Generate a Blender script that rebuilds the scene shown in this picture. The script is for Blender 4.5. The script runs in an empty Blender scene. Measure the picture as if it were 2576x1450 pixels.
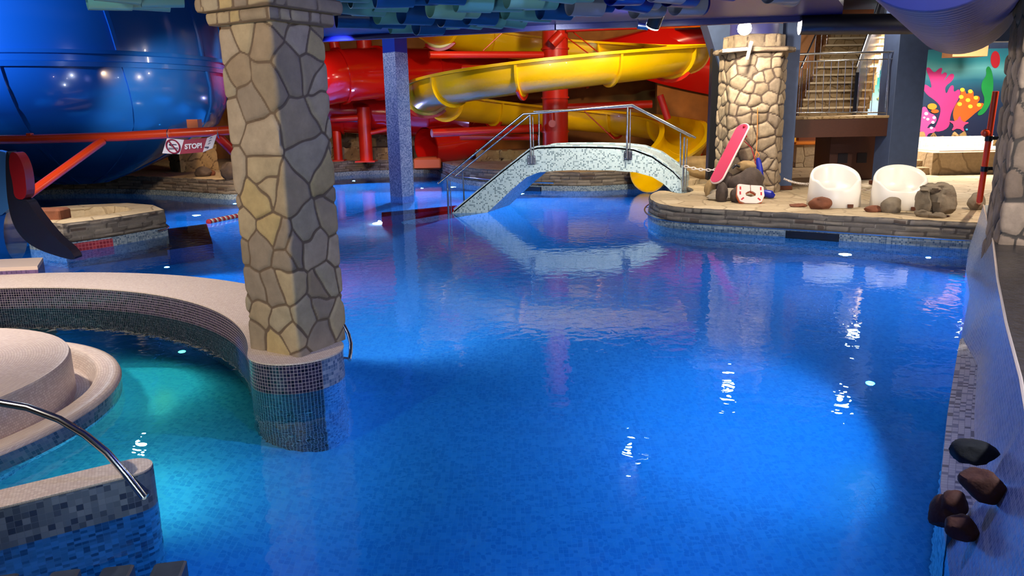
import bpy, math, random
import numpy as np
from mathutils import Vector, Matrix
R_ = math.radians
random.seed(7)
SC = bpy.context.scene
COL = SC.collection
# ------------------------------------------------------------------ camera
F = 1900.0; CAMH = 1.85
_d = np.array([150., -8175, -1900]); _d /= np.linalg.norm(_d)
_up = -_d; _f = np.array([0, 0, -1.]); _fw = _f - _up*_f.dot(_up); _fw /= np.linalg.norm(_fw); _rt = np.cross(_fw, _up)
CM = np.array([_rt, _fw, _up])
cam_data = bpy.data.cameras.new('camera'); cam = bpy.data.objects.new('camera', cam_data); COL.objects.link(cam)
mw = Matrix.Identity(4)
for i in range(3):
    for j in range(3): mw[i][j] = CM[i][j]
mw[2][3] = CAMH
cam.matrix_world = mw
cam_data.sensor_fit = 'HORIZONTAL'; cam_data.sensor_width = 36.0; cam_data.lens = F*36/2576
cam_data.clip_start = 0.05; cam_data.clip_end = 200
SC.camera = cam
def ray(x, y): return CM @ np.array([x-1288., -(y-725.), -F])
def W(x, y, z=0.0):
    r = ray(x, y); t = (z-CAMH)/r[2]; return np.array([r[0]*t, r[1]*t, z])
def YP(x, y, Y):
    r = ray(x, y); t = Y/r[1]; return np.array([r[0]*t, Y, CAMH+r[2]*t])
def proj(p):
    c = CM.T @ (np.array(p, float)-np.array([0, 0, CAMH]))
    return 1288+F*c[0]/-c[2], 725-F*c[1]/-c[2]
# ------------------------------------------------------------------ colour management
SC.view_settings.view_transform = 'Standard'; SC.view_settings.look = 'None'
SC.view_settings.gamma = 1.0; SC.view_settings.use_curve_mapping = False
SC.view_settings.exposure = 0.0
SC.cycles.caustics_refractive = False; SC.cycles.caustics_reflective = False
SC.cycles.max_bounces = 8; SC.cycles.sample_clamp_indirect = 4.0
# ------------------------------------------------------------------ world and lights
world = bpy.data.worlds.new('world'); SC.world = world; world.use_nodes = True
world.node_tree.nodes['Background'].inputs[0].default_value = (0.10, 0.16, 0.34, 1)
world.node_tree.nodes['Background'].inputs[1].default_value = 0.35
def lamp(name, kind, loc, power, col, size=0.1, target=None, angle=90, blend=0.5):
    l = bpy.data.lights.new(name, kind); l.energy = power; l.color = col
    if kind == 'AREA': l.shape = 'DISK'; l.size = size
    else: l.shadow_soft_size = size
    if kind == 'SPOT': l.spot_size = R_(angle); l.spot_blend = blend
    o = bpy.data.objects.new(name, l); COL.objects.link(o); o.location = loc
    if target is not None:
        v = Vector(target)-Vector(loc); o.rotation_euler = v.to_track_quat('-Z', 'Y').to_euler()
    return o
WARM = (1.0, 0.86, 0.70); ORNG = (1.0, 0.70, 0.42); COOL = (0.45, 0.65, 1.0)
LP = YP(1873, 72, 12.9)
lamp('pillar_lamp_light', 'POINT', tuple(LP+np.array([0, -0.12, -0.05])), 330, WARM, 0.07)
# ceiling spots over the deck, hidden from view above the navy ceiling edge
lamp('deck_light', 'SPOT', (7.0, 9.0, 3.0), 420, WARM, 0.1, (5.6, 11.8, .3), 100)
lamp('deck_light', 'SPOT', (2.2, 10.0, 3.0), 200, WARM, 0.1, (3.0, 13.5, .3), 80)
lamp('bridge_spot_light', 'SPOT', (0.0, 9.5, 3.0), 420, (0.92, 0.97, 1.0), 0.1, (1.4, 14.5, .8), 60)
# terrace and stairs at the right
lamp('terrace_light', 'AREA', (8.5, 17.5, 3.6), 420, WARM, 0.8, (9.5, 17.5, 0))
lamp('terrace_light', 'AREA', (11.5, 18.0, 3.6), 420, WARM, 0.8, (11.5, 19.0, 0))
lamp('stair_light', 'POINT', (6.6, 14.3, 3.9), 130, WARM, 0.1)
lamp('column_cool_fill', 'SPOT', (-.6, 14.5, 2.9), 130, (.75, .85, 1), 0.1, (-2.4, 17.6, 1.2), 60)  # added unseen fill that brightens the blue mosaic column
lamp('mural_light', 'SPOT', (11.5, 17.0, 3.8), 260, (1, .95, .9), 0.2, (12.5, 22.0, 2.0), 100)
# slide hall
lamp('slide_light', 'SPOT', (2.5, 12.5, 5.0), 1500, (1, .84, .6), 0.25, (2.5, 17.5, 1.8), 90)
lamp('slide_light', 'SPOT', (1.2, 20.0, 5.6), 600, ORNG, 0.3, (1.2, 24.0, 1.0), 150)
lamp('slide_light', 'SPOT', (4.4, 19.6, 4.7), 700, ORNG, 0.1, (5.4, 24.9, 1.6), 120)
lamp('tube_light', 'SPOT', (-3.5, 15.5, 5.2), 420, ORNG, 0.15, (-3.8, 22.0, 2.0), 90)
lamp('ledge_light', 'SPOT', (-5.6, 13.4, 2.9), 800, ORNG, 0.12, (-7.6, 18.8, .4), 75)
lamp('ledge_light', 'SPOT', (-5.2, 17.5, 4.4), 500, ORNG, 0.12, (-6.6, 20.5, .4), 90)
lamp('tank_light', 'SPOT', (-11.8, 10.6, 4.1), 2600, (0.4, 0.8, 1.0), 0.12, (-9.9, 14.3, 4.1), 60, .8)
lamp('tank_light', 'POINT', (-5.6, 10.5, 2.9), 60, (0.75, 0.85, 1.0), 0.06)
lamp('island_light', 'SPOT', (-7.2, 9.6, 3.0), 650, WARM, 0.1, (-6.6, 12.0, .3), 70)
# near side
lamp('near_light', 'SPOT', (-4.0, 2.4, 3.0), 330, (1.0, 0.84, 0.66), 0.08, (-2.6, 5.6, .5), 110)
lamp('near_light', 'SPOT', (-5.2, 6.2, 3.0), 600, (1.0, 0.88, 0.78), 0.08, (-4.6, 7.2, 0), 110)
lamp('near_light', 'SPOT', (3.0, 1.6, 3.2), 650, (0.8, 0.86, 1.0), 0.08, (3.4, 4.6, .3), 110)
lamp('near_light', 'POINT', (1.0, 4.4, 2.75), 80, (0.28, 0.38, 1.0), 0.05)  # added unseen fill, tints the right face of the near column blue
lamp('right_column_fill', 'SPOT', (3.4, 4.0, 3.4), 260, WARM, 0.08, (4.9, 6.6, 1.6), 70)  # no fixture here: added to brighten the right stone column
lamp('near_light', 'POINT', (-.2, -.35, 2.7), 40, (0.85, 0.9, 1.0), 0.1)  # added fill from the camera side for the low wall tiles and rolls
lamp('roll_fill_light', 'SPOT', (-1.0, -.2, 1.2), 330, (0.75, 0.92, 1.0), 0.1, (-.4, 7.5, 3.2), 95, .8)  # added spot near the camera that brightens the ceiling rolls from below
lamp('roll_fill_light', 'SPOT', (2.6, .2, 1.4), 260, (0.85, 0.9, 1.0), 0.1, (2.6, 8.5, 3.2), 70, .8)  # second added fill for the ceiling rolls, right half
lamp('deck_light', 'SPOT', (4.0, 8.4, 3.0), 150, WARM, 0.05, (5.6, 9.9, .4), 90)  # added unseen spot that brightens the orange pole
lamp('far_cool_fill', 'POINT', (-3.05, 21.0, 1.2), 70, (.42, .45, 1.0), 0.03)  # added light hidden behind the mosaic column, brightens the far bank
lamp('far_cool_fill', 'SPOT', (-2.6, 12.2, 2.95), 500, (.42, .42, 1.0), 0.06, (-4.0, 24.0, .2), 60)  # added cool fill aimed at the dark far bank
# underwater lamps
UW = (0.03, 0.36, 1.0)
UWL = []; UWK = 3.6
def uw(loc, tgt, p, col=UW, ang=150): UWL.append(lamp('underwater_light', 'SPOT', loc, p*UWK, col, 0.03, tgt, 178, 1.0))
# ------------------------------------------------------------------ helpers
def lin(h):
    h = h.lstrip('#'); c = [int(h[i:i+2], 16)/255 for i in (0, 2, 4)]
    return tuple([(v/12.92 if v <= .04045 else ((v+.055)/1.055)**2.4) for v in c]+[1.0])
MATS = {}
def mat(name, color, rough=0.5, metal=0.0, spec=0.5, coat=0.0, emit=None, es=0.0, bump=0.0, bscale=30, var=0.0):
    m = bpy.data.materials.new(name); m.use_nodes = True; nt = m.node_tree; N = nt.nodes; b = N['Principled BSDF']
    c = lin(color) if isinstance(color, str) else color
    b.inputs['Base Color'].default_value = c; b.inputs['Roughness'].default_value = rough
    b.inputs['Metallic'].default_value = metal; b.inputs['Specular IOR Level'].default_value = spec
    b.inputs['Coat Weight'].default_value = coat
    if emit: b.inputs['Emission Color'].default_value = lin(emit); b.inputs['Emission Strength'].default_value = es
    if bump or var:
        tc = N.new('ShaderNodeTexCoord'); no = N.new('ShaderNodeTexNoise'); no.inputs['Scale'].default_value = bscale; no.inputs['Detail'].default_value = 6
        nt.links.new(tc.outputs['Object'], no.inputs['Vector'])
        if bump:
            bp = N.new('ShaderNodeBump'); bp.inputs['Strength'].default_value = bump; bp.inputs['Distance'].default_value = .02
            nt.links.new(no.outputs['Fac'], bp.inputs['Height']); nt.links.new(bp.outputs['Normal'], b.inputs['Normal'])
        if var:
            mx = N.new('ShaderNodeMix'); mx.data_type = 'RGBA'; mx.blend_type = 'MULTIPLY'; mx.inputs[0].default_value = 1
            rp = N.new('ShaderNodeValToRGB'); rp.color_ramp.elements[0].position = .3; rp.color_ramp.elements[1].position = .7
            rp.color_ramp.elements[0].color = (1-var,)*3+(1,); rp.color_ramp.elements[1].color = (1, 1, 1, 1)
            nt.links.new(no.outputs['Fac'], rp.inputs[0]); mx.inputs[6].default_value = c
            nt.links.new(rp.outputs[0], mx.inputs[7]); nt.links.new(mx.outputs[2], b.inputs['Base Color'])
    MATS[name] = m; return m
def _math(nt, op, a, b=None):
    n = nt.nodes.new('ShaderNodeMath'); n.operation = op
    for i, v in enumerate((a, b)):
        if v is None: continue
        if isinstance(v, (int, float)): n.inputs[i].default_value = v
        else: nt.links.new(v, n.inputs[i])
    return n.outputs[0]
def mosaic(name, cols, pitch=0.025, grout='#8a8f98', gw=0.12, rough=0.18, stagger=False, bump=.4, mix=0.0):
    m = bpy.data.materials.new(name); m.use_nodes = True; nt = m.node_tree; N = nt.nodes; L = nt.links; b = N['Principled BSDF']
    uv = N.new('ShaderNodeUVMap'); sp = N.new('ShaderNodeSeparateXYZ'); L.new(uv.outputs[0], sp.inputs[0])
    v = _math(nt, 'DIVIDE', sp.outputs[1], pitch); u = _math(nt, 'DIVIDE', sp.outputs[0], pitch)
    if stagger:
        h = _math(nt, 'MULTIPLY', _math(nt, 'MODULO', _math(nt, 'FLOOR', v), 2.0), .5); u = _math(nt, 'ADD', u, h)
    fu = _math(nt, 'FLOOR', u); fv = _math(nt, 'FLOOR', v)
    cb = N.new('ShaderNodeCombineXYZ'); L.new(fu, cb.inputs[0]); L.new(fv, cb.inputs[1])
    wn = N.new('ShaderNodeTexWhiteNoise'); wn.noise_dimensions = '2D'; L.new(cb.outputs[0], wn.inputs['Vector'])
    rp = N.new('ShaderNodeValToRGB'); rp.color_ramp.interpolation = 'CONSTANT'; el = rp.color_ramp.elements
    n = len(cols)
    while len(el) < n: el.new(0.5)
    for i, c in enumerate(cols): el[i].position = i/n; el[i].color = lin(c)
    L.new(wn.outputs['Value'], rp.inputs[0])
    ru = _math(nt, 'SUBTRACT', u, fu); rv = _math(nt, 'SUBTRACT', v, fv)
    e = _math(nt, 'MINIMUM', _math(nt, 'MINIMUM', ru, _math(nt, 'SUBTRACT', 1.0, ru)), _math(nt, 'MINIMUM', rv, _math(nt, 'SUBTRACT', 1.0, rv)))
    g = _math(nt, 'LESS_THAN', e, gw/2)
    mx = N.new('ShaderNodeMix'); mx.data_type = 'RGBA'; L.new(g, mx.inputs[0]); L.new(rp.outputs[0], mx.inputs[6]); mx.inputs[7].default_value = lin(grout)
    L.new(mx.outputs[2], b.inputs['Base Color'])
    L.new(_math(nt, 'ADD', _math(nt, 'MULTIPLY', g, .5), rough), b.inputs['Roughness'])
    bp = N.new('ShaderNodeBump'); bp.inputs['Strength'].default_value = bump; bp.inputs['Distance'].default_value = .003; bp.invert = True
    wob = _math(nt, 'MULTIPLY', wn.outputs['Value'], .25)
    L.new(_math(nt, 'ADD', g, wob), bp.inputs['Height']); L.new(bp.outputs[0], b.inputs['Normal'])
    MATS[name] = m; return m
def stonemat(name, cols, mortar, rough=.85, nscale=9, nvar=.35, blend=.25):
    """stone colour from the 'cell' attribute, mortar from the 'edge' attribute"""
    m = bpy.data.materials.new(name); m.use_nodes = True; nt = m.node_tree; N = nt.nodes; L = nt.links; b = N['Principled BSDF']
    a = N.new('ShaderNodeAttribute'); a.attribute_name = 'cell'; e = N.new('ShaderNodeAttribute'); e.attribute_name = 'edge'
    rp = N.new('ShaderNodeValToRGB'); rp.color_ramp.interpolation = 'CONSTANT'; el = rp.color_ramp.elements; n = len(cols)
    while len(el) < n: el.new(.5)
    for i, c in enumerate(cols): el[i].position = i/n; el[i].color = lin(c)
    L.new(a.outputs['Fac'], rp.inputs[0])
    tc = N.new('ShaderNodeTexCoord'); no = N.new('ShaderNodeTexNoise'); no.inputs['Scale'].default_value = nscale; no.inputs['Detail'].default_value = 8; no.inputs['Roughness'].default_value = .65
    L.new(tc.outputs['Object'], no.inputs['Vector'])
    r2 = N.new('ShaderNodeValToRGB'); r2.color_ramp.elements[0].position = .3; r2.color_ramp.elements[1].position = .7
    r2.color_ramp.elements[0].color = (1-nvar,)*3+(1,); r2.color_ramp.elements[1].color = (1, 1, 1, 1); L.new(no.outputs['Fac'], r2.inputs[0])
    mx = N.new('ShaderNodeMix'); mx.data_type = 'RGBA'; mx.blend_type = 'MULTIPLY'; mx.inputs[0].default_value = 1
    L.new(rp.outputs[0], mx.inputs[6]); L.new(r2.outputs[0], mx.inputs[7])
    mr = N.new('ShaderNodeMapRange'); mr.interpolation_type = 'SMOOTHSTEP'; mr.inputs[1].default_value = .25; mr.inputs[2].default_value = .75; L.new(e.outputs['Fac'], mr.inputs[0])
    m2 = N.new('ShaderNodeMix'); m2.data_type = 'RGBA'; m2.inputs[6].default_value = lin(mortar); L.new(mr.outputs[0], m2.inputs[0]); L.new(mx.outputs[2], m2.inputs[7])
    L.new(m2.outputs[2], b.inputs['Base Color']); b.inputs['Roughness'].default_value = rough
    bp = N.new('ShaderNodeBump'); bp.inputs['Strength'].default_value = .5; bp.inputs['Distance'].default_value = .01
    L.new(no.outputs['Fac'], bp.inputs['Height']); L.new(bp.outputs[0], b.inputs['Normal'])
    MATS[name] = m; return m
def flagmat(name, cols, mortar, scale=2.2, rough=.7):
    m = bpy.data.materials.new(name); m.use_nodes = True; nt = m.node_tree; N = nt.nodes; L = nt.links; b = N['Principled BSDF']
    uv = N.new('ShaderNodeUVMap')
    dn = N.new('ShaderNodeTexNoise'); dn.inputs['Scale'].default_value = 6; L.new(uv.outputs[0], dn.inputs['Vector'])
    ad = N.new('ShaderNodeVectorMath'); ad.operation = 'MULTIPLY_ADD'; L.new(dn.outputs['Color'], ad.inputs[0]); ad.inputs[1].default_value = (.08, .08, 0); L.new(uv.outputs[0], ad.inputs[2])
    v1 = N.new('ShaderNodeTexVoronoi'); v1.voronoi_dimensions = '2D'; v1.inputs['Scale'].default_value = scale; L.new(ad.outputs[0], v1.inputs['Vector'])
    v2 = N.new('ShaderNodeTexVoronoi'); v2.voronoi_dimensions = '2D'; v2.feature = 'DISTANCE_TO_EDGE'; v2.inputs['Scale'].default_value = scale; L.new(ad.outputs[0], v2.inputs['Vector'])
    sp = N.new('ShaderNodeSeparateColor'); L.new(v1.outputs['Color'], sp.inputs[0])
    rp = N.new('ShaderNodeValToRGB'); el = rp.color_ramp.elements; n = len(cols)
    while len(el) < n: el.new(.5)
    for i, c in enumerate(cols): el[i].position = i/max(1, n-1); el[i].color = lin(c)
    L.new(sp.outputs[0], rp.inputs[0])
    no = N.new('ShaderNodeTexNoise'); no.inputs['Scale'].default_value = 14; no.inputs['Detail'].default_value = 8; L.new(uv.outputs[0], no.inputs['Vector'])
    mm = N.new('ShaderNodeMix'); mm.data_type = 'RGBA'; mm.blend_type = 'MULTIPLY'; mm.inputs[0].default_value = .45; L.new(rp.outputs[0], mm.inputs[6]); L.new(no.outputs['Fac'], mm.inputs[7])
    mr = N.new('ShaderNodeMapRange'); mr.inputs[1].default_value = .02; mr.inputs[2].default_value = .05; L.new(v2.outputs['Distance'], mr.inputs[0])
    m2 = N.new('ShaderNodeMix'); m2.data_type = 'RGBA'; m2.inputs[6].default_value = lin(mortar); L.new(mr.outputs[0], m2.inputs[0]); L.new(mm.outputs[2], m2.inputs[7])
    L.new(m2.outputs[2], b.inputs['Base Color']); b.inputs['Roughness'].default_value = rough
    bp = N.new('ShaderNodeBump'); bp.inputs['Strength'].default_value = .5; bp.inputs['Distance'].default_value = .02
    L.new(_math(nt, 'ADD', mr.outputs[0], no.outputs['Fac']), bp.inputs['Height']); L.new(bp.outputs[0], b.inputs['Normal'])
    MATS[name] = m; return m

class MB:
    def __init__(s): s.v = []; s.f = []; s.uv = []; s.cell = []; s.edge = []; s.n = 0; s.mi = []; s.cur = 0
    def add(s, V, Fc, UV=None, cell=None, edge=None):
        V = np.asarray(V, float).reshape(-1, 3); b = s.n; s.v.append(V); s.n += len(V)
        s.cell.append(np.zeros(len(V)) if cell is None else np.asarray(cell).ravel())
        s.edge.append(np.ones(len(V)) if edge is None else np.asarray(edge).ravel())
        for k, f in enumerate(Fc):
            s.f.append([int(i)+b for i in f]); s.mi.append(s.cur)
            if UV is not None: s.uv.append([tuple(UV[i]) for i in f])
            else:
                P = [V[i] for i in f]; nn = np.zeros(3)
                for i in range(len(P)):
                    a, c = P[i], P[(i+1) % len(P)]; nn += np.cross(a, c)
                l = np.linalg.norm(nn); nn = nn/l if l > 1e-12 else np.array([0, 0, 1.])
                if abs(nn[2]) > .6: s.uv.append([(p[0], p[1]) for p in P])
                else:
                    t = np.array([-nn[1], nn[0]]); t /= (np.linalg.norm(t)+1e-9)
                    s.uv.append([(p[0]*t[0]+p[1]*t[1], p[2]) for p in P])
        return s
    def box(s, c, d, rz=0.0, rx=0.0, ry=0.0, taper=1.0, bev=0.0):
        hx, hy, hz = d[0]/2, d[1]/2, d[2]/2; V = []
        if bev > 0:
            bev = min(bev, hx*.49, hy*.49, hz*.49); rings = []
            for z, ins in ((-hz, bev), (-hz+bev, 0), (hz-bev, 0), (hz, bev)):
                k = taper if z > 0 else 1
                x, y = (hx-ins)*k, (hy-ins)*k; q = bev*.6
                rings.append([(-x+q, -y, z), (x-q, -y, z), (x, -y+q, z), (x, y-q, z), (x-q, y, z), (-x+q, y, z), (-x, y-q, z), (-x, -y+q, z)])
            V = [p for r in rings for p in r]; Fc = []
            for i in range(3):
                for j in range(8): Fc.append((i*8+j, i*8+(j+1) % 8, (i+1)*8+(j+1) % 8, (i+1)*8+j))
            Fc.append(tuple(range(7, -1, -1))); Fc.append(tuple(range(24, 32)))
        else:
            for z in (-hz, hz):
                k = taper if z > 0 else 1
                V += [(-hx*k, -hy*k, z), (hx*k, -hy*k, z), (hx*k, hy*k, z), (-hx*k, hy*k, z)]
            Fc = [(3, 2, 1, 0), (4, 5, 6, 7), (0, 1, 5, 4), (1, 2, 6, 5), (2, 3, 7, 6), (3, 0, 4, 7)]
        M = Matrix.Rotation(rz, 3, 'Z') @ Matrix.Rotation(ry, 3, 'Y') @ Matrix.Rotation(rx, 3, 'X'); M = np.array(M)
        return s.add(np.array(V) @ M.T + np.array(c), Fc)
    def grid(s, P, UV=None, cell=None, edge=None, closeu=False, flip=False):
        P = np.asarray(P, float); m, n = P.shape[:2]; Fc = []
        for i in range(m-1):
            for j in range(n-1 if not closeu else n):
                j2 = (j+1) % n; q = (i*n+j, i*n+j2, (i+1)*n+j2, (i+1)*n+j); Fc.append(q[::-1] if flip else q)
        if UV is not None: UV = np.asarray(UV).reshape(-1, 2)
        return s.add(P.reshape(-1, 3), Fc, UV, cell, edge)
    def tube(s, pts, r, seg=10, caps=True, closed=False):
        P = [np.array(p, float) for p in pts]; n = len(P); rr = r if hasattr(r, '__len__') else [r]*n; rings = []; up = None
        for i in range(n):
            a = P[(i-1) % n] if (closed or i > 0) else P[i]; c = P[(i+1) % n] if (closed or i < n-1) else P[i]
            t = c-a; t /= (np.linalg.norm(t)+1e-12)
            if up is None: up = np.array([0, 0, 1.]) if abs(t[2]) < .9 else np.array([0, 1., 0])
            u = up-t*up.dot(t); l = np.linalg.norm(u)
            if l < 1e-6: u = np.array([1., 0, 0])-t*t[0]; l = np.linalg.norm(u)
            u /= l; w = np.cross(t, u); up = u
            rings.append([P[i]+rr[i]*(math.cos(k*2*math.pi/seg)*u+math.sin(k*2*math.pi/seg)*w) for k in range(seg)])
        V = [p for q in rings for p in q]; Fc = []
        for i in range(n if closed else n-1):
            i2 = (i+1) % n
            for j in range(seg): Fc.append((i*seg+j, i2*seg+j, i2*seg+(j+1) % seg, i*seg+(j+1) % seg)[::-1])
        if caps and not closed: Fc.append(tuple(range(seg))[::-1]); Fc.append(tuple((n-1)*seg+k for k in range(seg)))
        return s.add(V, Fc)
    def lathe(s, prof, c, seg=48, a0=0.0, a1=360.0, uvr=None):
        full = abs(a1-a0-360) < 1e-6; k = seg if full else seg+1; P = []; UV = []; L = 0
        for i, (r, z) in enumerate(prof):
            if i: L += math.hypot(r-prof[i-1][0], z-prof[i-1][1])
            row = []; ur = []
            for j in range(seg+1):
                a = R_(a0+(a1-a0)*j/seg); row.append((c[0]+r*math.cos(a), c[1]+r*math.sin(a), c[2]+z)); ur.append(((uvr or max(r, .01))*a, L))
            P.append(row); UV.append(ur)
        return s.grid(P, UV)
    def prism(s, poly, z0, z1, top=True, bottom=True, sides=True, holes=None):
        n = len(poly); V = [(p[0], p[1], z0) for p in poly]+[(p[0], p[1], z1) for p in poly]
        A = sum(poly[i][0]*poly[(i+1) % n][1]-poly[(i+1) % n][0]*poly[i][1] for i in range(n)); Fc = []
        ccw = A > 0
        if top: Fc.append(tuple(range(n, 2*n)) if ccw else tuple(range(2*n-1, n-1, -1)))
        if bottom: Fc.append(tuple(range(n-1, -1, -1)) if ccw else tuple(range(n)))
        if sides:
            for i in range(n):
                j = (i+1) % n; q = (i, j, n+j, n+i); Fc.append(q if ccw else q[::-1])
        return s.add(V, Fc)
    def plate(s, poly, p0, ux, uz, th):
        """extruded outline: 2-d poly in the (ux, uz) frame at p0, thickness th along cross(ux, uz)"""
        ux = np.array(ux, float); uz = np.array(uz, float); nn = np.cross(ux, uz); p0 = np.array(p0, float); n = len(poly)
        V = [p0+a*ux+b*uz for a, b in poly]+[p0+a*ux+b*uz+nn*th for a, b in poly]
        A = sum(poly[i][0]*poly[(i+1) % n][1]-poly[(i+1) % n][0]*poly[i][1] for i in range(n)); Fc = []
        ccw = A > 0
        Fc.append(tuple(range(n-1, -1, -1)) if ccw else tuple(range(n))); Fc.append(tuple(range(n, 2*n)) if ccw else tuple(range(2*n-1, n-1, -1)))
        for i in range(n):
            j = (i+1) % n; q = (i, j, n+j, n+i); Fc.append(q if ccw else q[::-1])
        return s.add(V, Fc)
ROOT = {}
def tag(o, label=None, cat=None, group=None, kind=None):
    if label: o['label'] = label
    if cat: o['category'] = cat
    if group: o['group'] = group
    if kind: o['kind'] = kind
    return o
def obj(name, mb, mats, parent=None, smooth=True, ang=40, label=None, origin=None):
    V = np.concatenate(mb.v)
    if parent is None: o0 = np.array([(V[:, 0].min()+V[:, 0].max())/2, (V[:, 1].min()+V[:, 1].max())/2, V[:, 2].min()]) if origin is None else np.array(origin, float)
    else: o0 = ROOT[parent.name]
    me = bpy.data.meshes.new(name); me.from_pydata((V-o0).tolist(), [], mb.f)
    uvl = me.uv_layers.new(name='UVMap'); fl = [c for f in mb.uv for uvp in f for c in uvp]; uvl.data.foreach_set('uv', fl)
    if any(c.any() for c in mb.cell):
        for nm, arr in (('cell', mb.cell), ('edge', mb.edge)):
            at = me.attributes.new(nm, 'FLOAT', 'POINT'); at.data.foreach_set('value', np.concatenate(arr).astype(np.float32))
    if not isinstance(mats, (list, tuple)): mats = [mats]
    for m in mats: me.materials.append(MATS[m] if isinstance(m, str) else m)
    if len(mats) > 1: me.polygons.foreach_set('material_index', mb.mi)
    me.validate()
    if smooth:
        me.shade_smooth()
        if ang: me.set_sharp_from_angle(angle=R_(ang))
    o = bpy.data.objects.new(name, me); COL.objects.link(o)
    if parent is None: o.location = o0
    else: o.parent = parent
    ROOT[o.name] = o0
    if label: o['label'] = label
    return o
def thing(name, loc, label, cat, group=None, kind=None):
    o = bpy.data.objects.new(name, None); COL.objects.link(o); o.location = loc; o.empty_display_size = .2
    ROOT[o.name] = np.array(loc, float); tag(o, label, cat, group, kind); return o
def struct(o, label=None): o['kind'] = 'structure'; (label and tag(o, label)); return o
def dup(o, parent=None, loc=None):
    c = o.copy(); COL.objects.link(c); c.parent = parent
    if loc is not None: c.location = loc
    for ch in list(o.children): dup(ch, c)
    return c
def vnoise(x, y, seed=0):
    def h(a, b): return (np.sin(a*127.1+b*311.7+seed*74.7)*43758.5453) % 1.0
    xi, yi = np.floor(x), np.floor(y); fx, fy = x-xi, y-yi; fx = fx*fx*(3-2*fx); fy = fy*fy*(3-2*fy)
    return (h(xi, yi)*(1-fx)+h(xi+1, yi)*fx)*(1-fy)+(h(xi, yi+1)*(1-fx)+h(xi+1, yi+1)*fx)*fy
def rubble(w, h, U, V, cell=.2, ax=1.0, seed=1, gap=.012):
    """irregular fieldstone pattern: returns (stone id 0..1, edge 0..1, height 0..1)"""
    rs = np.random.RandomState(seed); cx, cy = cell*ax, cell; pts = []
    for i in range(-1, int(w/cx)+2):
        for j in range(-1, int(h/cy)+2):
            if rs.rand() < .12: continue
            pts.append(((i+.5+rs.uniform(-.42, .42)+(.5 if j % 2 else 0))*cx, (j+.5+rs.uniform(-.42, .42))*cy))
    pts = np.array(pts); ids = rs.rand(len(pts)); hs = rs.uniform(.55, 1, len(pts))
    u = (U+.05*cell*(vnoise(U*9/cell*.2, V*9/cell*.2, seed)-.5)*4).ravel(); v = (V+.05*cell*(vnoise(U*9/cell*.2+50, V*9/cell*.2, seed)-.5)*4).ravel()
    out = np.zeros((3, u.size))
    for a in range(0, u.size, 20000):
        uu, vv = u[a:a+20000, None], v[a:a+20000, None]
        d = ((uu-pts[None, :, 0])/ax)**2+(vv-pts[None, :, 1])**2
        k = np.argpartition(d, 3, axis=1)[:, :4]; dd = np.take_along_axis(d, k, 1); o = np.argsort(dd, 1); k = np.take_along_axis(k, o, 1); dd = np.take_along_axis(dd, o, 1)
        p0 = pts[k[:, 0]]; e = np.full(len(k), 9.)
        for q in (1, 2, 3):
            p1 = pts[k[:, q]]; l = np.sqrt(((p1-p0)[:, 0]/ax)**2+(p1-p0)[:, 1]**2)+1e-9
            e = np.minimum(e, (dd[:, q]-dd[:, 0])/(2*l))
        out[0, a:a+20000] = ids[k[:, 0]]; out[1, a:a+20000] = np.clip((e-gap*.3)/gap, 0, 1); out[2, a:a+20000] = hs[k[:, 0]]*(1-np.exp(-np.maximum(e-gap*.5, 0)/(gap*.8)))
    return [x.reshape(U.shape) for x in out]
def coursed(w, h, U, V, ch=.09, ln=.3, seed=1, gap=.008):
    rs = np.random.RandomState(seed); nr = int(h/ch)+2; cid = np.zeros(U.shape); edge = np.zeros(U.shape); ht = np.zeros(U.shape)
    vv = V+.25*ch*(vnoise(U*4, V*3, seed)-.5); row = np.clip(np.floor(vv/ch).astype(int), 0, nr-1)
    for r in range(nr):
        x = -rs.uniform(0, ln); br = [x]
        while x < w+ln: x += ln*rs.uniform(.45, 1.5); br.append(x)
        br = np.array(br); ids = rs.rand(len(br)); hs = rs.uniform(.5, 1, len(br)); m = row == r
        if not m.any(): continue
        uu = U[m]+.02*(vnoise(U[m]*20, V[m]*20, seed)-.5); k = np.clip(np.searchsorted(br, uu)-1, 0, len(br)-2)
        e = np.minimum(np.minimum(uu-br[k], br[k+1]-uu), np.minimum(vv[m]-r*ch, (r+1)*ch-vv[m]))
        cid[m] = ids[k]; edge[m] = np.clip((e-gap*.2)/gap, 0, 1); ht[m] = hs[k]*(1-np.exp(-np.maximum(e, 0)/gap))
    return cid, edge, ht
def resample(path, step):
    P = np.array(path, float)[:, :2]; seg = np.linalg.norm(np.diff(P, axis=0), axis=1); S = np.concatenate([[0], np.cumsum(seg)]); n = max(2, int(S[-1]/step)+1)
    t = np.linspace(0, S[-1], n); return np.stack([np.interp(t, S, P[:, 0]), np.interp(t, S, P[:, 1])], 1), t
def smoothpath(path, it=2, closed=False):
    P = [tuple(p) for p in path]
    for _ in range(it):
        Q = [] if closed else [P[0]]; n = len(P)
        for i in range(n if closed else n-1):
            a = np.array(P[i]); b = np.array(P[(i+1) % n]); Q += [tuple(a*.75+b*.25), tuple(a*.25+b*.75)]
        if not closed: Q.append(P[-1])
        P = Q
    return P
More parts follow.
